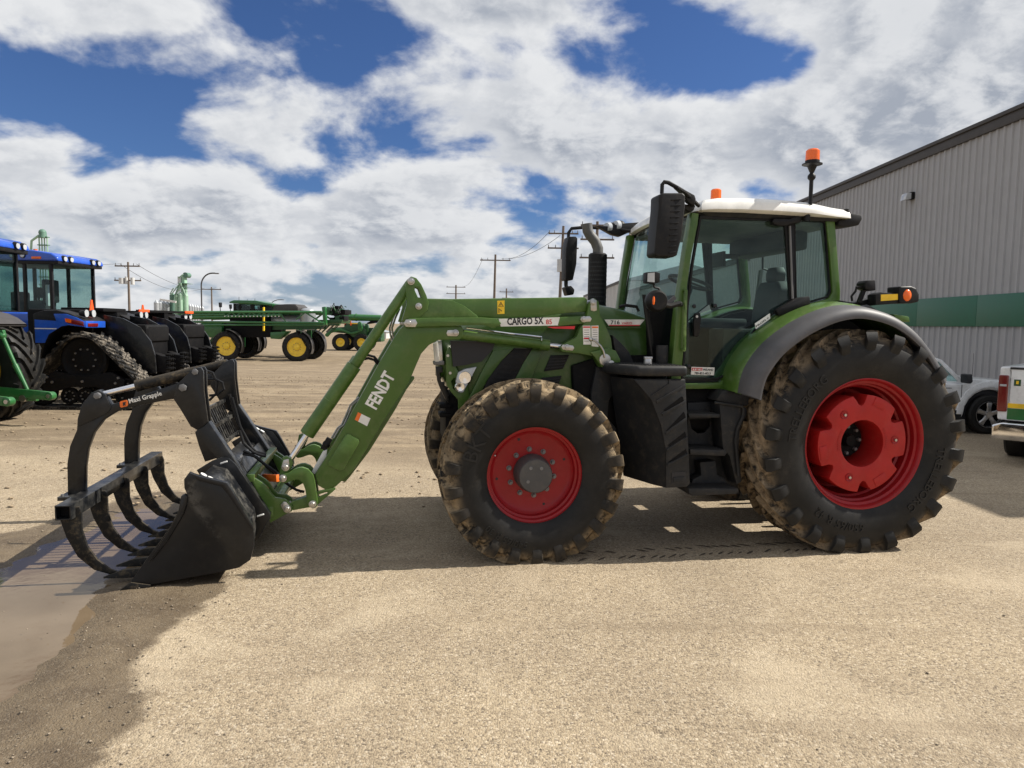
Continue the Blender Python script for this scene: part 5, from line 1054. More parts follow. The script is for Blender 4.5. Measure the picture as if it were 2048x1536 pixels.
# guard grille between the towers
for k in range(14):
    b = -.46+k*.071; p0 = tp(1, (1035, 345), 0); p1 = tp(1, (1140, 570), 0); BP(MB().bar((p0[0], b, p0[1]), (p1[0], b, p1[1]), .014, .022), 'grille_bar', 'black_paint')
for q in ((1040, 350), (1085, 455), (1135, 560)):
    p = tp(1, q, 0); BP(MB().bar((p[0]-.015, -.54, p[1]), (p[0]-.015, .54, p[1]), .02, .03), 'grille_rail', 'black_paint')
for q in ([(1000, 120), (1060, 140), (1088, 200), (1080, 270), (1040, 310)], [(1010, 180), (1080, 180), (1120, 200), (1130, 240), (1090, 275), (1040, 280)], [(1165, 270), (1180, 330), (1210, 440), (1270, 560), (1310, 620), (1390, 640)], [(1180, 290), (1230, 470), (1300, 600), (1360, 650)]):
    BP(MB().tube([(a_, .05, z_) for a_, z_ in tps(1, q, .05)], .011), 'hose', 'hose')
BP(MB().tube([(a_, -.3, z_) for a_, z_ in tps(9, [(180, 530), (210, 480), (240, 430), (300, 430)], -.3)], .012).tube([(a_, -.1, z_) for a_, z_ in tps(9, [(230, 560), (270, 500), (330, 500)], -.1)], .012), 'hose_fitting', 'chrome')
BP(MB().cyl((tp(9, (300, 520), 0)[0], -.9, tp(9, (300, 520), 0)[1]-.12), (tp(9, (300, 520), 0)[0], .9, tp(9, (300, 520), 0)[1]-.12), .08, .08, 20), 'back_tube', 'black_paint')
# printing on the near arm
tletters('maker_lettering', 'Maxi Grapple', 1, (553, 337), (753, 286), .046, .637, MT['white_paint'], bk, .02)
tdecal('maker_badge', 1, [(490, 322), (497, 314), (530, 307), (539, 313), (540, 338), (535, 345), (500, 354), (492, 348)], .636, MT['orange_decal'], bk)
BP(MB().prism(tps(1, [(508, 322), (526, 318), (528, 326), (522, 331), (528, 340), (520, 342), (516, 334), (516, 343), (510, 344)], .639), .636, .6395), 'badge_mark', 'ink', smooth=0)

# ------------------------------------------------------------------ blue tracked tractors
def hull(cs):
    """outline of a belt running round the circles (x, z, r), counter-clockwise"""
    pts = []
    for x, z, r in cs:
        pts += [(x+r*math.cos(2*PI*i/48), z+r*math.sin(2*PI*i/48)) for i in range(48)]
    pts = sorted(set(pts)); lo, hi = [], []
    cr_ = lambda o, a, b: (a[0]-o[0])*(b[1]-o[1])-(a[1]-o[1])*(b[0]-o[0])
    for p in pts:
        while len(lo) > 1 and cr_(lo[-2], lo[-1], p) <= 0: lo.pop()
        lo.append(p)
    for p in reversed(pts):
        while len(hi) > 1 and cr_(hi[-2], hi[-1], p) <= 0: hi.pop()
        hi.append(p)
    return lo[:-1]+hi[:-1]
def walk(poly, step):
    out = []; n = len(poly); acc = 0.0; nxt = 0.0
    for i in range(n):
        a = Vector((*poly[i], 0)); b = Vector((*poly[(i+1) % n], 0)); L = (b-a).length
        while nxt < acc+L:
            t = (nxt-acc)/L; out.append((a+(b-a)*t, (b-a).normalized())); nxt += step
        acc += L
    return out
def track_unit(par, cx, y0, y1, beltm):
    """triangular rubber track; y0 outer side, y1 inner side"""
    ow = 1 if y0 > y1 else -1; yo, yi = y0, y1
    inn = hull([(cx, 1.02, .47), (cx-.86, .36, .30), (cx+.86, .36, .30)]); outp = hull([(cx, 1.02, .515), (cx-.86, .36, .345), (cx+.86, .36, .345)])
    bm_ = MB()
    no = 96; 
    io = [p for p, d in walk(inn, 5.2/200)]; oo = [p for p, d in walk(outp, 5.2/200)]
    bm_.loft([[(p[0], yo, p[1]) for p in outp], [(p[0], yi, p[1]) for p in outp]], cap=False)
    bm_.loft([[(p[0], yo, p[1]) for p in inn], [(p[0], yi, p[1]) for p in inn]], cap=False)
    for y in (yo, yi): bm_.holes(outp, [inn], y, y-.004*(1 if y == yo else -1)*ow)
    ym = (yo+yi)/2
    for k, (p, d) in enumerate(walk(outp, .17)):
        nn = Vector((d.y, -d.x, 0)); q = Vector((p.x, 0, p.y)); d3 = Vector((d.x, 0, d.y)); n3 = Vector((nn.x, 0, nn.y))
        for s, off in ((1, 0), (-1, .06)):
            a0 = q+d3*off+Vector((0, ym, 0)); a1 = q+d3*(off-.17)+Vector((0, ym+s*abs(yo-yi)/2, 0))
            for c0, c1 in ((a0, a1),):
                ww = d3*.046; hh_ = n3*.034
                bm_.loft([[c0-ww, c0+ww, c0+ww*.7+hh_, c0-ww*.7+hh_], [c1-ww, c1+ww, c1+ww*.7+hh_, c1-ww*.7+hh_]])
    t = bm_.build('track', MT[beltm], par, smooth=30)
    oy = lambda v: yo-ow*v
    def wheel(nm, x, z, r, rim, nb):
        MB().lathe([(r, oy(.22)), (r, oy(.12)), (r-.04, oy(.11)), (r*.82, oy(.15)), (r*.55, oy(.17)), (r*.3, oy(.145)), (.001, oy(.145))], (x, 0, z), 28).build(nm, MT['under_black'], t, smooth=40)
        bb = MB()
        for i in range(nb): a = 2*PI*i/nb; bb.cyl((x+r*rim*math.cos(a), oy(.17), z+r*rim*math.sin(a)), (x+r*rim*math.cos(a), oy(.135), z+r*rim*math.sin(a)), .022, .018, 6)
        bb.build('wheel_bolt', MT['grey_metal'], t, kind='stuff')
    wheel('drive_wheel', cx, 1.02, .46, .48, 10); wheel('idler_wheel', cx-.86, .36, .29, .6, 8); wheel('idler_wheel', cx+.86, .36, .29, .6, 8)
    for dx in (-.32, .0, .32): wheel('roller', cx+dx, .27, .17, .55, 8)
    MB().prism([(cx-.75, .30), (cx-.85, .62), (cx-.55, .78), (cx-.15, .70), (cx+.15, .70), (cx+.55, .78), (cx+.85, .62), (cx+.75, .30), (cx+.25, .46), (cx-.25, .46)], oy(.16), oy(.05)).build('track_frame', MT['under_black'], t, bevel=.02)
    bb = MB()
    for dx, zz_ in ((-.72, .66), (-.66, .55), (.70, .66), (.60, .56), (.76, .56), (0, .58)): bb.cyl((cx+dx, oy(.06), zz_), (cx+dx, oy(.02), zz_), .03, .026, 6)
    bb.build('frame_bolt', MT['grey_metal'], t, kind='stuff')
    return t
def blue_tractor(loc, rz, label):
    r = thing('tracked_tractor', label, 'tractor', loc, rz, None, 'blue tracked tractors parked in a row')
    def P(m, nm, mt, **k): return m.build(nm, MT[mt], r, **k)
    for cx in (0.0, 4.3):
        track_unit(r, cx, 1.46, .78, 'track_dirty'); track_unit(r, cx, -1.46, -.78, 'track_dirty')
    P(MB().box(-.9, 1.5, -.55, .55, .75, 1.75).box(1.5, 5.6, -.45, .45, .8, 1.5), 'frame', 'under_black', bevel=.03)
    P(MB().box(.2, 1.3, -1.0, 1.0, 1.3, 2.05), 'rear_body', 'under_black', bevel=.04)
    for s in (1, -1):
        # black arch panel over the rear track with the coloured top
        ar_ = [(.92, 1.05)]+[(.92, 1.95)]+[(.7, 2.02), (.45, 2.03), (.2, 1.97), (.0, 1.88), (-.10, 1.82), (-.10, 1.70), (.05, 1.73), (.2, 1.74), (.38, 1.68), (.6, 1.52), (.72, 1.3), (.78, 1.05)]
        f_ = P(MB().prism(ar_, s*.60, s*1.44), 'fender', 'black_plastic', bevel=.03, seg=2)
        MB().prism([(.88, 1.36), (.88, 1.83), (.30, 1.80), (.02, 1.765), (.36, 1.70), (.62, 1.53), (.70, 1.36)], s*1.43, s*1.452).build('fender_stripe', MT['blue_paint'], f_, smooth=0)
        MB().prism([(.88, 1.64), (.88, 1.66), (.44, 1.66), (.47, 1.64)], s*1.44, s*1.457).build('fender_line', MT['off_white'], f_, smooth=0)
        MB().prism([(.45, 1.80), (.50, 1.95), (.25, 1.95), (.05, 1.88), (-.11, 1.80), (-.11, 1.69), (.1, 1.71), (.3, 1.74)], s*1.40, s*1.458).prism([(-.095, 1.68), (-.09, 1.82), (-.125, 1.81), (-.125, 1.68)], s*.68, s*1.44).build('fender_tip', MT['blue_paint'], f_, bevel=.01)
        MB().prism([(.24, 1.77), (.26, 1.87), (-.08, 1.80), (-.09, 1.71)], s*1.44, s*1.47).box(-.14, -.10, s*1.0, s*1.38, 1.70, 1.77).build('tail_light', MT['tail_red'], f_, bevel=.008)
        MB().prism([(.26, 1.79), (.27, 1.86), (.15, 1.84), (.15, 1.77)], s*1.44, s*1.475).build('turn_signal', MT['orange_lens'], f_, smooth=0)
        for yy in (1.32, 1.05):
            q = MB(); q.cyl((-.08, s*yy, 1.97), (.05, s*yy, 1.97), .085, .05, 16); w_ = q.build('work_light', MT['black_plastic'], r); MB().cyl((-.088, s*yy, 1.97), (-.075, s*yy, 1.97), .075, .078, 16).build('lens', MT['lens'], w_)
        # curved black side sheet closing the rear
        P(MB().prism([(-.05, 1.95), (-.45, 1.88), (-.80, 1.70), (-1.02, 1.40), (-1.10, 1.10), (-1.12, .70), (-.95, .70), (-.60, 1.1), (-.05, 1.4)], s*.55, s*.60), 'rear_sheet', 'black_paint', bevel=.006)
        P(MB().prism([(-1.30, 1.05), (-1.0, 1.15), (-.95, .75), (-1.28, .7)], s*.25, s*.50), 'remote_valves', 'under_black', bevel=.02)
        h = MB()
        for i in range(4):
            for j in range(3): h.cyl((-1.36, s*(.28+j*.09), .80+i*.10), (-1.28, s*(.28+j*.09), .80+i*.10), .034, .034, 8).cyl((-1.40, s*(.28+j*.09), .80+i*.10), (-1.36, s*(.28+j*.09), .80+i*.10), .016, .022, 6)
        P(h, 'hose_coupler', 'under_black', kind='stuff')
        P(MB().bar((-1.0, s*.45, .62), (-1.55, s*.48, .40), .09, .16), 'lower_link', 'under_black', bevel=.02)
    P(MB().box(-.95, -.40, -.55, .55, 1.35, 1.75), 'rear_tank', 'under_black', bevel=.10, seg=3)
    tri = P(MB().prism([(-.11, 0), (.11, 0), (.025, .36), (-.025, .36)], 0, .02), 'warning_triangle', 'safety_orange', smooth=0); tri.location = (.10, .80, 1.90); tri.rotation_euler = (0, 0, PI/2)
    P(MB().box(.0, .9, -.5, .5, 2.02, 2.10), 'deck', 'under_black', bevel=.02)
    # cab
    a0, a1, hw, zb, zt_ = 2.60, 4.50, .88, 2.0, 3.42
    for x in (a0+.04, (a0+a1)/2-.15, a1-.04):
        for s in (1, -1): P(MB().box(x-.045, x+.045, s*(hw-.07), s*hw, zb, zt_), 'cab_pillar', 'black_plastic', bevel=.012)
    for s in (1, -1): P(MB().box(a0+.09, a1-.09, s*(hw-.03), s*(hw-.02), zb, zt_), 'side_window', 'far_glass', smooth=0)
    for x in (a0+.02, a1-.03): P(MB().box(x, x+.01, -hw+.08, hw-.08, zb, zt_), 'end_window', 'far_glass', smooth=0)
    P(MB().box(a0, a1, -hw+.02, hw-.02, 1.45, 2.02), 'cab_base', 'under_black', bevel=.03)
    P(MB().box(1.35, a1+1.3, -.62, .62, 1.5, 1.98), 'hood', 'blue_paint', bevel=.06, seg=3)
    P(MB().prism([(a0-.25, zt_-.02), (a0-.22, zt_+.10), (a0-.05, zt_+.20), (a0+.5, zt_+.28), (a1-.2, zt_+.32), (a1+.16, zt_+.26), (a1+.28, zt_+.12), (a1+.30, zt_-.0)], -hw-.08, hw+.08), 'roof', 'blue_paint', bevel=.07, seg=4)
    P(MB().box(a0-.22, a1+.2, -hw-.03, hw+.03, zt_-.10, zt_-.005), 'roof_skirt', 'black_plastic', bevel=.02)
    for y in (-.7, -.45, .45, .7):
        w_ = P(MB().cyl((a0-.28, y, zt_+.06), (a0-.2, y, zt_+.07), .075, .085, 16), 'work_light', 'black_plastic'); MB().cyl((a0-.287, y, zt_+.06), (a0-.275, y, zt_+.06), .066, .068, 16).build('lens', MT['lens'], w_)
    for x in (a0+.75, a0+1.05):
        w_ = P(MB().cyl((x, hw+.07, zt_+.13), (x, hw+.10, zt_+.13), .085, .08, 16), 'side_light', 'black_plastic'); MB().cyl((x, hw+.095, zt_+.13), (x, hw+.108, zt_+.13), .066, .06, 16).build('lens', MT['lens'], w_)
    P(MB().box(a0+.22, a0+.5, hw+.06, hw+.10, zt_+.03, zt_+.10), 'marker_light', 'orange_lens', bevel=.02)
    bo = P(MB().cyl((a0+.9, .3, zt_+.2), (a0+.9, .3, zt_+.27), .06, .05, 12), 'beacon', 'black_plastic'); MB().cyl((a0+.9, .3, zt_+.27), (a0+.9, .3, zt_+.36), .055, .05, 12).build('beacon_lens', MT['orange_lens'], bo)
    s_ = P(MB().box(3.35, 3.8, -.26, .26, 2.0, 2.35).box(3.25, 3.40, -.26, .26, 2.3, 2.95), 'seat', 'interior', bevel=.05, seg=2); MB().box(3.18, 3.26, .16, .30, 2.2, 2.8).build('seat_trim', MT['off_white'], s_, bevel=.03)
    P(MB().box(3.95, 4.0, -.55, -.25, 2.45, 2.75).cyl((4.0, -.4, 2.1), (4.0, -.4, 2.5), .03, .03, 8), 'monitor', 'ink'); P(MB().box(4.1, 4.4, -.2, .2, 2.0, 2.6), 'dashboard', 'interior', bevel=.05)
    P(MB().box(a1+.1, a1+.16, 1.0, 1.3, 2.6, 3.1).tube([(a1, .9, 3.2), (a1+.12, 1.15, 3.2), (a1+.12, 1.15, 3.1)], .02), 'mirror', 'black_plastic', bevel=.02)
    return r
rubber('track_dirty', 0.0, 4.0, .60, (.15, .13, .105))
bt1 = blue_tractor((-8.87, 15.9, 0), PI+.05, 'nearest blue tracked tractor with grey fender, behind the green tractor wheel at left')
bt2 = dup(bt1, (-9.87, 20.1, 0), PI-.08, 'second blue tracked tractor, whose cab stands left of the transformer pole')
MB().box(-.12, -.06, -1.35, 1.35, 2.06, 2.12).box(-.10, .02, -.1, .1, 1.8, 2.08).build('light_rail', MT['under_black'], bt2)
for s in (1, -1): MB().box(-.16, -.12, s*.9, s*1.35, 2.06, 2.13).build('rail_reflector', MT['safety_orange'], bt2, bevel=.004)

# ------------------------------------------------------------------ green tractor at the left edge
def tyre_plain(R, W, rb, n, lw, lugh=.05): return tyre_geo(R, W, rb, lugh, n, lw, R_(27), R*.965)
gt = thing('green_tractor', 'green tractor cut by the left edge, its big rear tyre and lift arms in view', 'tractor', (-9.65, 11.9, 0), PI-.08, None)
def GP(m, nm, mt, **k): return m.build(nm, MT[mt], gt, **k)
for s in (1, -1):
    w = MB().lathe([(.50, .25), (.545, .26), (.53, .20), (.48, .05), (.40, 0), (.10, -.02)], n=40).build('wheel', MT['jd_yellow'], gt, org=(0, 0, 0)); w.location = (0, s*.95, .935); w.scale = (1, s, 1)
    tyre_plain(.975, .62, .54, 20, .055, .055).build('tyre', MT['tyre_clean'], w, smooth=38, org=(0, 0, 0))
    w2 = MB().lathe([(.36, .2), (.40, .21), (.38, .1), (.1, .05)], n=30).build('wheel', MT['jd_yellow'], gt, org=(0, 0, 0)); w2.location = (2.85, s*.92, .71); w2.scale = (1, s, 1)
    tyre_plain(.74, .5, .395, 18, .05).build('tyre', MT['tyre_clean'], w2, smooth=38, org=(0, 0, 0))
    fa = [(1.0*math.cos(t)*1.02, .95+1.03*math.sin(t)) for t in [R_(8+i*11) for i in range(12)]]
    GP(MB().loft([[(a, s*.58, z) for a, z in fa], [(a, s*1.2, z) for a, z in fa], [(a*.97, s*1.25, .95+(z-.95)*.95) for a, z in fa], [(a*.96, s*.58, .95+(z-.95)*.96) for a, z in fa]], cap=False), 'fender', 'trim_grey', smooth=50)
    w_ = GP(MB().bar((-.3, s*.40, .62), (-1.60, s*.46, .52), .06, .15).box(-1.35, -.75, s*.50-.05, s*.50+.05, .42, .60).cyl((-1.63, s*.40, .52), (-1.63, s*.52, .52), .075, .075, 16), 'lower_link', 'jd_green', bevel=.012)
    MB().cyl((-1.63, s*.39, .52), (-1.63, s*.53, .52), .035, .035, 12).cyl((-1.15, s*.40, .47), (-1.15, s*.58, .47), .06, .06, 14).build('link_ball', MT['steel'], w_)
    GP(MB().cyl((-.82, s*.44, 1.52), (-1.0, s*.46, 1.05), .032, .032, 12).cyl((-1.0, s*.46, 1.05), (-1.2, s*.47, .62), .045, .03, 12).ball((-.80, s*.44, 1.55), .07, 10), 'lift_rod', 'jd_green'); GP(MB().bar((-.1, s*.42, 1.45), (-.85, s*.44, 1.60), .07, .10), 'lift_arm', 'jd_green', bevel=.012)
GP(MB().box(-.45, 2.9, -.32, .32, .6, 1.25), 'chassis', 'jd_green_dark', bevel=.03); GP(MB().box(1.35, 3.3, -.42, .42, 1.2, 1.95), 'hood', 'jd_green', bevel=.08, seg=3)
GP(MB().cyl((0, -.8, .935), (0, .8, .935), .18, .18, 16).cyl((2.85, -.8, .71), (2.85, .8, .71), .12, .12, 14), 'axle', 'jd_green_dark')
for x in (-.05, .7, 1.4):
    for s in (1, -1): GP(MB().box(x-.04, x+.04, s*.72, s*.80, 1.5, 2.8), 'cab_pillar', 'black_plastic', bevel=.01)
GP(MB().box(-.1, 1.45, -.78, .78, 1.3, 1.7), 'cab_base', 'jd_green', bevel=.04); GP(MB().box(-.25, 1.6, -.88, .88, 2.8, 2.98), 'roof', 'jd_green', bevel=.06, seg=3)
for s in (1, -1): GP(MB().box(0, 1.36, s*.755, s*.765, 1.7, 2.8), 'side_window', 'far_glass', smooth=0)
GP(MB().cyl((-.95, .10, 1.75), (-.85, .10, 1.75), .09, .09, 14), 'warning_lamp', 'tail_red')

# ------------------------------------------------------------------ sprayers
SD = 47.0; SZ = fall(SD)
def S8(pts, D=SD): return wps(8, pts, D)
sx0 = (wp(8, (604, 690), SD)[0]+wp(8, (1158, 705), SD)[0])/2
sp = thing('sprayer', 'nearer green self-propelled sprayer with folded boom and yellow wheels', 'sprayer', (sx0, SD+1.5, SZ), 0, (sx0, SD+1.5, SZ), 'sprayers parked in a row')
def SP(m, nm, mt, **k): return m.build(nm, MT[mt], sp, **k)
def spoly(nm, pts, y0, y1, mt, **k): return SP(MB().prism(S8(pts), SD+y0, SD+y1), nm, mt, **k)
Rw = .97; wxs = (wp(8, (606, 690), SD)[0], wp(8, (1160, 705), SD)[0])
for wx in wxs:
    for yy in (0.0, 3.2):
        w = MB().lathe([(.62, -.16), (.665, -.17), (.66, -.13), (.63, -.10), (.60, -.07), (.22, -.05), (.20, -.12), (.12, -.14), (.001, -.14)], n=40).build('wheel', MT['jd_yellow'], sp, org=(0, 0, 0), smooth=40); w.location = (wx-sx0, yy-1.5, Rw-.02)
        if yy > 0: w.scale = (1, -1, 1); MB().lathe([(.60, .10), (.58, .16), (.001, .16)], n=32).build('wheel_back', MT['under_black'], w, org=(0, 0, 0))  # dark disc covers the yellow inner rim, painted as its shade
        bb = MB(); bolt_ring(bb, .26, 10, -.07, .025, .03); bb.build('wheel_nut', MT['grey_metal'], w, org=(0, 0, 0))
        tyre_plain(Rw, .40, .64, 24, .05).build('tyre', MT['tyre_clean'], w, smooth=38, org=(0, 0, 0))
        arcp = [(wx+1.06*math.cos(t), SZ+Rw+1.08*math.sin(t)) for t in [R_(-25+i*12.5) for i in range(10)]]
        SP(MB().loft([[(a, SD+yy-.28, z) for a, z in arcp], [(a, SD+yy+.28, z) for a, z in arcp], [(a*.0+wx+(a-wx)*.97, SD+yy+.28, SZ+Rw+(z-SZ-Rw)*.97) for a, z in arcp], [(wx+(a-wx)*.97, SD+yy-.28, SZ+Rw+(z-SZ-Rw)*.97) for a, z in arcp]], cap=False), 'wheel_fender', 'trim_grey', smooth=50)
        SP(MB().box(wx-.16, wx+.16, SD+yy+(.25 if yy == 0 else -.45), SD+yy+(.45 if yy == 0 else -.25), SZ+.8, SZ+2.1), 'leg_strut', 'jd_green_dark', bevel=.02)
spoly('cab_base', [(395, 490), (560, 490), (560, 600), (470, 612), (400, 595)], .1, 2.7, 'jd_green', bevel=.05)
spoly('chassis_rail', [(420, 500), (1320, 490), (1320, 545), (420, 560)], .6, .8, 'jd_green_dark'); spoly('chassis_rail', [(420, 500), (1320, 490), (1320, 545), (420, 560)], 2.2, 2.4, 'jd_green_dark')
spoly('engine_box', [(560, 500), (940, 500), (940, 610), (700, 612), (560, 560)], .4, 2.6, 'under_black', bevel=.05); spoly('side_box', [(940, 568), (1060, 568), (1010, 625), (940, 620)], .2, .8, 'jd_green', bevel=.03)
cb = spoly('cab', [(632, 340), (655, 345), (655, 415), (632, 415)], .5, 2.5, 'black_plastic', bevel=.02); spoly('cab_pillar', [(845, 350), (860, 350), (860, 415), (845, 415)], .5, 2.5, 'black_plastic')
spoly('cab_pillar', [(770, 350), (800, 350), (805, 412), (772, 412)], .45, .55, 'black_plastic'); spoly('cab_pillar', [(680, 350), (694, 350), (694, 412), (680, 412)], .45, .55, 'black_plastic'); spoly('cab_window', [(655, 345), (845, 350), (845, 412), (655, 412)], .5, .52, 'far_glass', smooth=0); spoly('cab_window', [(655, 345), (845, 350), (845, 412), (655, 412)], 2.46, 2.48, 'far_glass', smooth=0)
spoly('roof', [(612, 328), (650, 315), (820, 318), (890, 335), (960, 345), (955, 360), (850, 350), (615, 338)], .2, 2.8, 'jd_green', bevel=.05); spoly('cab_floor', [(600, 412), (900, 412), (900, 500), (600, 500)], .55, 2.5, 'under_black', bevel=.04)
spoly('seat', [(700, 370), (730, 370), (735, 420), (700, 420)], 1.2, 1.8, 'interior', bevel=.05)
spoly('air_intake', [(945, 395), (960, 350), (1060, 345), (1130, 345), (1155, 372), (1150, 410), (945, 410)], .4, 2.6, 'trim_grey', bevel=.10, seg=2)
tx0, tz0 = wp(8, (905, 430), SD); tx1, tz1 = wp(8, (1150, 548), SD)
SP(MB().cyl((tx0, SD+1.5, (tz0+tz1)/2), (tx1, SD+1.5, (tz0+tz1)/2), (tz0-tz1)/2, (tz0-tz1)/2, 24), 'spray_tank', 'galv', bevel=.08, seg=2)
tx2, tz2 = wp(8, (1200, 372), SD); SP(MB().cyl((tx2, SD+1.2, tz2-1.5), (tx2, SD+1.2, tz2-.2), .52, .50, 20).ball((tx2, SD+1.2, tz2-.2), .50, 16, (1, 1, .35)), 'rinse_tank', 'galv', smooth=50)
spoly('filter_post', [(890, 372), (902, 370), (902, 560), (890, 560)], -.1, .10, 'jd_yellow', bevel=.05)
spoly('ladder', [(420, 560), (445, 560), (360, 690), (335, 690)], .2, .9, 'jd_green_dark', bevel=.02); spoly('ladder', [(500, 650), (515, 655), (480, 708), (460, 705)], 2.0, 2.6, 'jd_green_dark')
spoly('front_guard', [(345, 500), (420, 495), (400, 600), (360, 580)], 1.0, 2.4, 'jd_green_dark', bevel=.03)
def rod(nm, p, q, y, r, mt): (xa, za), (xb, zb) = wp(8, p, SD), wp(8, q, SD); return SP(MB().cyl((xa, SD+y, za), (xb, SD+y, zb), r, r, 8), nm, mt)
for y in (-.55, 3.6):
    for p, q, r in (((130, 412), (1370, 412), .085), ((150, 440), (620, 430), .07), ((210, 458), (1060, 436), .09), ((220, 486), (1390, 496), .075), ((1240, 412), (1390, 508), .05), ((1060, 440), (1100, 500), .045), ((1170, 470), (1245, 412), .04), ((140, 412), (150, 440), .05), ((340, 512), (1390, 512), .05)): rod('boom_rail', p, q, y, r, 'jd_green')
    for i in range(11):
        x = 200+i*78; rod('boom_brace', (x, 414), (x+39, 452-i*1.5), y, .045, 'jd_green'); rod('boom_brace', (x+39, 452-i*1.5), (x+78, 414), y, .045, 'jd_green')
    for i in range(16):
        x = 620+i*28; rod('nozzle', (x, 440), (x, 448), y-.05, .05, 'off_white')
spoly('boom_cradle', [(1365, 372), (1392, 368), (1400, 512), (1378, 512)], -.4, .0, 'jd_green', bevel=.03); spoly('boom_cradle', [(1365, 372), (1392, 368), (1400, 512), (1378, 512)], 3.2, 3.6, 'jd_green', bevel=.03); spoly('center_frame', [(1360, 365), (1500, 385), (1510, 410), (1400, 420), (1365, 420)], 1.0, 1.2, 'jd_green', bevel=.03); spoly('center_frame', [(1320, 470), (1510, 470), (1500, 500), (1330, 505)], .2, 2.8, 'jd_green_dark', bevel=.03)
rs = random.Random(3)
for i in range(26):
    x, y = rs.uniform(1400, 1510), rs.uniform(350, 480); rod('boom_hose', (x, y), (x+rs.uniform(-40, 30), y+rs.uniform(-10, 40)), rs.uniform(0, 3), rs.uniform(.02, .05), rs.choice(('hose', 'hose', 'grey_metal', 'jd_green_dark')))
for i in range(14):
    x, y = rs.uniform(1405, 1505), rs.uniform(360, 470); (xa, za) = wp(8, (x, y), SD); q = rs.uniform(.08, .16); SP(MB().box(xa-q, xa+q, SD+.5, SD+.5+rs.uniform(.3, 2), za-q, za+q), 'valve_block', rs.choice(('under_black', 'jd_green_dark', 'under_black')), bevel=.02)
for i in range(5): rod('lift_linkage', (1260+i*26, 575), (1330+i*24, 512), .5+i*.4, .035, 'grey_metal' if i % 2 else 'jd_green_dark')
rod('mirror_stalk', (555, 415), (552, 370), 0, .03, 'ink'); spoly('mirror', [(548, 336), (564, 334), (564, 372), (552, 374)], -.2, .1, 'ink', bevel=.03); rod('antenna', (655, 318), (655, 285), 1, .015, 'ink'); rod('antenna', (783, 320), (783, 300), 1, .015, 'ink'); rod('exhaust', (1418, 352), (1418, 335), 1, .04, 'ink'); rod('exhaust', (1475, 372), (1475, 352), 1, .04, 'ink')
s2 = dup(sp, (sx0-1.35, SD+6.6, fall(SD+5)), 0, 'second green sprayer right behind the nearer one, its dark wheels showing past it')
rim2 = None
for ch in s2.children:
    if ch.name.startswith('wheel') and not ch.name.startswith('wheel_f'):
        if rim2 is None: rim2 = ch.data.copy(); rim2.materials[0] = MT['under_black']
        ch.data = rim2

# ------------------------------------------------------------------ combine behind the sprayers
KD = 66.0; KZ = fall(KD)
kx = wp(12, (1200, 850), KD)[0]
cb = thing('combine', 'green combine harvester with long unloading auger behind the sprayers', 'combine', (kx, KD+1.5, KZ), 0, (kx, KD+1.5, KZ))
def kp(nm, pts, y0, y1, mt, **k): return MB().prism(wps(12, pts, KD), KD+y0, KD+y1).build(nm, MT[mt], cb, **k)
for (q, R) in (((1200, 850), .80), ((1560, 850), .80)):
    for yy in (.2, 2.9):
        wx_ = wp(12, q, KD)[0]; w = MB().lathe([(.36, -.20), (.40, -.21), (.38, -.15), (.20, -.08), (.14, -.12), (.001, -.12)], n=32).build('wheel', MT['jd_yellow'], cb, org=(0, 0, 0)); w.location = (wx_-kx, yy-1.5, R-.02); tyre_plain(R, .46, .38, 20, .055).build('tyre', MT['tyre_clean'], w, smooth=38, org=(0, 0, 0))
kp('body', [(1000, 560), (1250, 545), (1330, 470), (1500, 480), (1560, 500), (1640, 620), (1640, 720), (1400, 720), (1330, 660), (1100, 640), (1000, 640)], .2, 2.8, 'jd_green_dark', bevel=.08)
kp('side_panel', [(930, 680), (1000, 600), (1100, 570), (1200, 570), (1290, 600), (1380, 640), (1470, 620), (1560, 580), (1560, 620), (1420, 670), (1330, 660), (1250, 620), (1150, 620), (1040, 650), (985, 715), (950, 710)], .0, .25, 'jd_green', bevel=.05)
kp('yellow_stripe', [(1340, 478), (1490, 478), (1490, 496), (1340, 492)], .1, .19, 'jd_yellow'); kp('shield', [(1500, 470), (1530, 450), (1560, 480), (1580, 570), (1560, 620), (1500, 590)], -.1, .3, 'jd_green', bevel=.05); kp('shield', [(1600, 500), (1620, 480), (1650, 520), (1665, 600), (1640, 650), (1590, 610)], .6, 1.2, 'jd_green', bevel=.05)
for q in ([(1270, 405), (1280, 405), (1280, 500), (1270, 500)], [(1372, 435), (1384, 435), (1384, 520), (1372, 520)]): kp('marker', q, .0, .06, 'safety_orange')
(xa, za), (xb, zb) = wp(12, (1180, 375), KD), wp(12, (1880, 395), KD)
MB().cyl((xa, KD+.6, za), (xb, KD+.6, zb), .32, .30, 18).cyl((xa+1.4, KD+.6, za), (xa+1.5, KD+.6, za), .36, .36, 18).build('auger_tube', MT['jd_green'], cb, smooth=40); kp('auger_spout', [(1800, 400), (1900, 400), (1890, 460), (1640, 500), (1640, 470)], .4, .9, 'under_black', bevel=.05)
kp('undercarriage', [(1420, 700), (1880, 730), (1880, 800), (1600, 820), (1440, 800)], .4, 2.4, 'jd_green_dark', bevel=.05); kp('engine_deck', [(1240, 480), (1340, 470), (1340, 560), (1240, 560)], .6, 2.4, 'under_black', bevel=.05); kp('header_frame', [(1640, 560), (1860, 560), (1880, 740), (1640, 740)], .8, 2.4, 'jd_green_dark', bevel=.05)

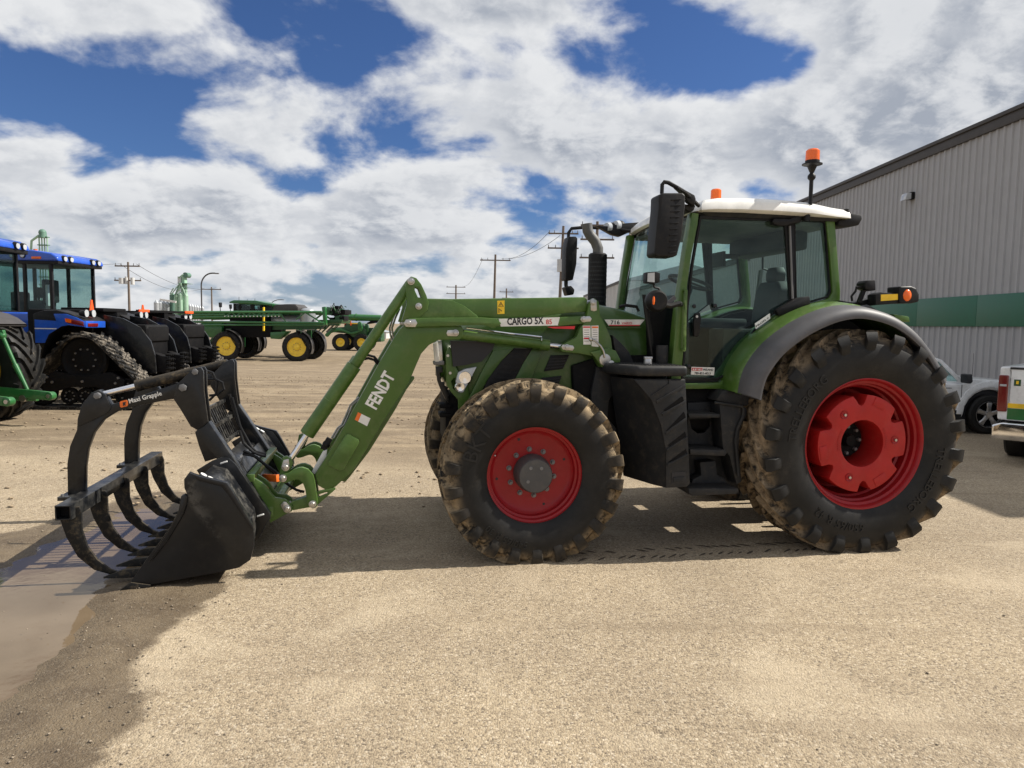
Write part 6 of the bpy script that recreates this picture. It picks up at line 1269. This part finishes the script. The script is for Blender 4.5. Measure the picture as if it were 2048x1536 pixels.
# ------------------------------------------------------------------ white sport utility car, nose towards the building
JD_ = 12.9
jx = wp(11, (860, 1180), JD_)[0]
jp = thing('white_car', 'white sport utility car parked nose-in between tractor wheel and building', 'car', (jx-1.3, JD_+.85, 0), 0, (jx-1.3, JD_+.85, 0))
def J(pts): return wps(11, pts, JD_)
def jpoly(nm, pts, y0, y1, mt, par=None, **k): return MB().prism(J(pts), JD_+y0, JD_+y1).build(nm, MT[mt], par or jp, **k)
wzr = wp(11, (870, 1000), JD_)
bx0 = jx-3.2; zt_ = wp(11, (250, 232), JD_)[1]
lowz = wp(11, (500, 1010), JD_)[1]; belt = wp(11, (400, 560), JD_)[1]; hoodz = wp(11, (800, 525), JD_)[1]
arch = [(jx+.46*math.cos(t), .36+.46*math.sin(t)) for t in [PI-i*PI/10 for i in range(11)]]; arch2 = [(jx-2.65+.46*math.cos(t), .36+.46*math.sin(t)) for t in [PI-i*PI/10 for i in range(11)]]
body = [(bx0-.35, lowz+.12), (jx-3.15, lowz+.1)]+arch2+[(jx-2.1, lowz), (jx-.5, lowz)]+arch+[(jx+.5, lowz+.05), (jx+.78, lowz+.05), (jx+.82, hoodz-.12), (jx+.72, hoodz-.02), (jx-.36, hoodz+.04), (jx-.48, belt), (bx0-.2, belt+.02), (bx0-.40, belt)]
MB().prism(body, JD_, JD_+1.78).build('body', MT['car_white'], jp, bevel=.05, seg=3, smooth=50)
cab_ = [(jx-.40, belt), (jx-.88, zt_-.03), (jx-1.15, zt_+.05), (bx0+.1, zt_+.04), (bx0-.15, zt_-.05), (bx0-.3, belt)]
gh = [(jx-.56, belt+.04), (jx-.93, zt_-.07), (jx-1.20, zt_-.03), (jx-1.70, zt_-.03), (jx-1.72, belt+.04)]; gh2 = [(jx-1.80, belt+.06), (jx-1.80, zt_-.04), (bx0+.25, zt_-.10), (bx0+.05, belt+.06)]
MB().holes(cab_, [gh, gh2], JD_+.06, JD_+.10).holes(cab_, [gh, gh2], JD_+1.66, JD_+1.70).build('greenhouse', MT['car_white'], jp, bevel=.01)
MB().prism([(jx-.90, zt_-.04), (jx-1.15, zt_+.05), (bx0+.1, zt_+.04), (bx0-.1, zt_-.05)], JD_+.07, JD_+1.69).build('roof', MT['car_white'], jp, bevel=.03)
for g in (gh, gh2):
    for y in (.075, 1.68): MB().prism(g, JD_+y, JD_+y+.006).build('side_window', MT['far_glass'], jp, smooth=0)
MB().add([(jx-.42, JD_+.12, belt+.01), (jx-.42, JD_+1.64, belt+.01), (jx-.89, JD_+1.6, zt_-.04), (jx-.89, JD_+.16, zt_-.04)], [(0, 1, 2, 3)]).build('windshield', MT['far_glass'], jp, smooth=0)
MB().box(bx0, jx-.8, JD_+.15, JD_+1.6, lowz+.1, belt-.02).build('cabin', MT['interior'], jp)
mr = jpoly('mirror', [(512, 430), (575, 425), (582, 520), (560, 550), (512, 545)], -.22, .0, 'ink', bevel=.03)
ed = [(jx-2.1, lowz-.02), (jx-.5, lowz-.02), (jx-.5, lowz+.16), (jx-2.1, lowz+.14)]
MB().prism(ed, JD_-.012, JD_+.05).build('sill_cladding', MT['dark_plastic'], jp, bevel=.01)
fl = [(jx+.50*math.cos(t), .36+.50*math.sin(t)) for t in [PI-i*PI/12 for i in range(13)]]; fl2 = [(jx+.60*math.cos(t), .36+.62*math.sin(t)) for t in [i*PI/12 for i in range(13)]]
MB().prism(fl+fl2, JD_-.03, JD_+.03).build('fender_flare', MT['car_white'], jp, bevel=.012)
for q in (jx, jx-2.65): MB().box(q-.45, q+.45, JD_+.10, JD_+1.7, .2, .80).build('wheel_well', MT['ink'], jp, smooth=0)
MB().box(jx-.525, jx-.515, JD_-.004, JD_+.002, lowz+.15, belt-.02).box(jx-2.0, jx-.70, JD_-.005, JD_+.002, belt-.085, belt-.075).build('door_seam', MT['ink'], jp, smooth=0)
MB().cyl((jx-.28, JD_+.1, hoodz), (jx-.28, JD_+.1, hoodz+.5), .004, .003, 5).build('antenna', MT['ink'], jp)
def car_wheel(par, x, y, z, R, org, s=1):
    w = MB().lathe([(R*.62, -.02), (R*.66, -.03), (R*.64, .02), (R*.60, .06), (.001, .07)], n=32).build('wheel', MT['under_black'], par, org=(0, 0, 0)); w.location = (x-org[0], y-org[1], z-org[2])
    MB().lathe([(R*.60, .18), (R*.66, .0), (R*.72, -.03), (R*.92, -.025), (R, .01), (R, .19), (R*.9, .22)], n=40).build('tyre', MT['tyre_car'], w, org=(0, 0, 0))
    for i in range(5):
        a = 2*PI*i/5+.3; d = Vector((math.cos(a), 0, math.sin(a))); t_ = Vector((-math.sin(a), 0, math.cos(a))); y_ = Vector((0, 1, 0))
        MB().loft([[d*r+t_*h+y_*o for h, o in ((-w_, -.0), (w_, 0), (w_*.7, -.02), (-w_*.7, -.02))] for r, w_ in ((.04, .045), (R*.35, .04), (R*.63, .06))]).build('spoke', MT['alloy'], w, bevel=.004, org=(0, 0, 0))
    MB().lathe([(R*.61, .03), (R*.655, -.03), (R*.67, -.03), (R*.67, .02)], n=40).build('rim', MT['alloy'], w, org=(0, 0, 0)); MB().cyl((0, -.03, 0), (0, .02, 0), .06, .07, 16).build('hub_cap', MT['alloy'], w, org=(0, 0, 0))
    return w
for x in (jx, jx-2.65): car_wheel(jp, x, JD_+.0, .36, .36, (jx-1.3, JD_+.85, 0))
for x in (jx, jx-2.65): w = car_wheel(jp, x, JD_+1.78, .36, .36, (jx-1.3, JD_+.85, 0)); w.scale = (1, -1, 1)

# ------------------------------------------------------------------ pickup at the right edge, tail towards the camera
hdg = Vector((.70, .714, 0)); rgt = Vector((.714, -.70, 0))
cor = Vector((6.95, 10.1, 0)); pw = 1.98
pk = thing('pickup_truck', 'white pickup truck cut by the right edge, tailgate with green and yellow stripes', 'pickup truck', cor+rgt*(pw/2), math.atan2(hdg.y, hdg.x)-PI/2, None)
# local: x to the truck's right, y towards its nose
hw = pw/2
def K(m, nm, mt, **k): return m.build(nm, MT[mt], pk, **k)
tg = K(MB().prism([(-hw+.10, .62), (hw-.10, .62), (hw-.10, 1.36), (-hw+.10, 1.36)], -.02, .06), 'tailgate', 'car_white', bevel=.02)
MB().box(-hw+.12, hw-.12, -.03, .02, 1.345, 1.375).build('tailgate_cap', MT['ink'], tg, bevel=.006)
MB().box(-hw+.12, hw-.12, -.025, -.018, .80, .865).build('yellow_stripe', MT['yellow_decal'], tg, smooth=0); MB().box(-hw+.12, hw-.12, -.0255, -.018, .635, .795).build('green_stripe', MT['jd_green'], tg, smooth=0)
MB().box(-hw+.175, -hw+.255, -.024, -.018, 1.115, 1.205).build('badge', MT['jd_green_dark'], tg, bevel=.001); MB().box(-hw+.20, -hw+.23, -.0265, -.022, 1.14, 1.185).build('badge_mark', MT['yellow_decal'], tg, smooth=0)
lettering('tailgate_lettering', 'JOHN DEERE', (-hw+.29, -.0225, 1.125), (1, 0, 0), (0, 0, 1), .62, .065, MT['ink'], tg, .015)
for s in (1, -1):
    K(MB().box(s*(hw-.09)-.09, s*(hw-.09)+.09, -.02, 2.0, .62, 1.38), 'bed_side', 'car_white', bevel=.04, seg=3); l_ = K(MB().box(s*(hw-.055)-.06, s*(hw-.055)+.06, -.05, .22, .74, 1.26), 'tail_light', 'tail_red', bevel=.025, seg=3)
    MB().box(s*(hw-.055)-.04, s*(hw-.055)+.04, -.054, .0, 1.10, 1.13).build('reverse_lens', MT['lens'], l_, bevel=.004)
    for y in (.95, 4.5):
        w = car_wheel(pk, 0, 0, 0, .41, (0, 0, 0)); w.location = (s*(hw-.02), y, .40); w.rotation_euler = (0, 0, s*PI/2)
K(MB().prism([(-hw-.02, .36), (hw+.02, .36), (hw+.02, .56), (hw-.1, .60), (-hw+.1, .60), (-hw-.02, .56)], -.22, -.02), 'bumper', 'chrome', bevel=.03, seg=3); K(MB().box(-.55, .55, -.24, -.1, .585, .615), 'bumper_step', 'ink', bevel=.01)
K(MB().box(-hw+.1, hw-.1, .06, 2.0, .60, .70), 'bed_floor', 'ink'); K(MB().box(-hw, hw, 2.0, 5.6, .55, 1.15), 'body', 'car_white', bevel=.08, seg=3)
K(MB().loft([[(x*w_, y, z) for x, y in ((-hw, 2.05+o), (hw, 2.05+o), (hw, 4.1-o*1.8), (-hw, 4.1-o*1.8))] for z, w_, o in ((1.14, .98, 0), (1.85, .80, .30))]), 'cab', 'car_white', bevel=.05, seg=2); K(MB().box(-.62, .62, 2.20, 2.28, 1.25, 1.70), 'rear_window', 'ink', smooth=0)
K(MB().box(-.85, .85, .1, 5.3, .40, .60), 'frame', 'under_black')
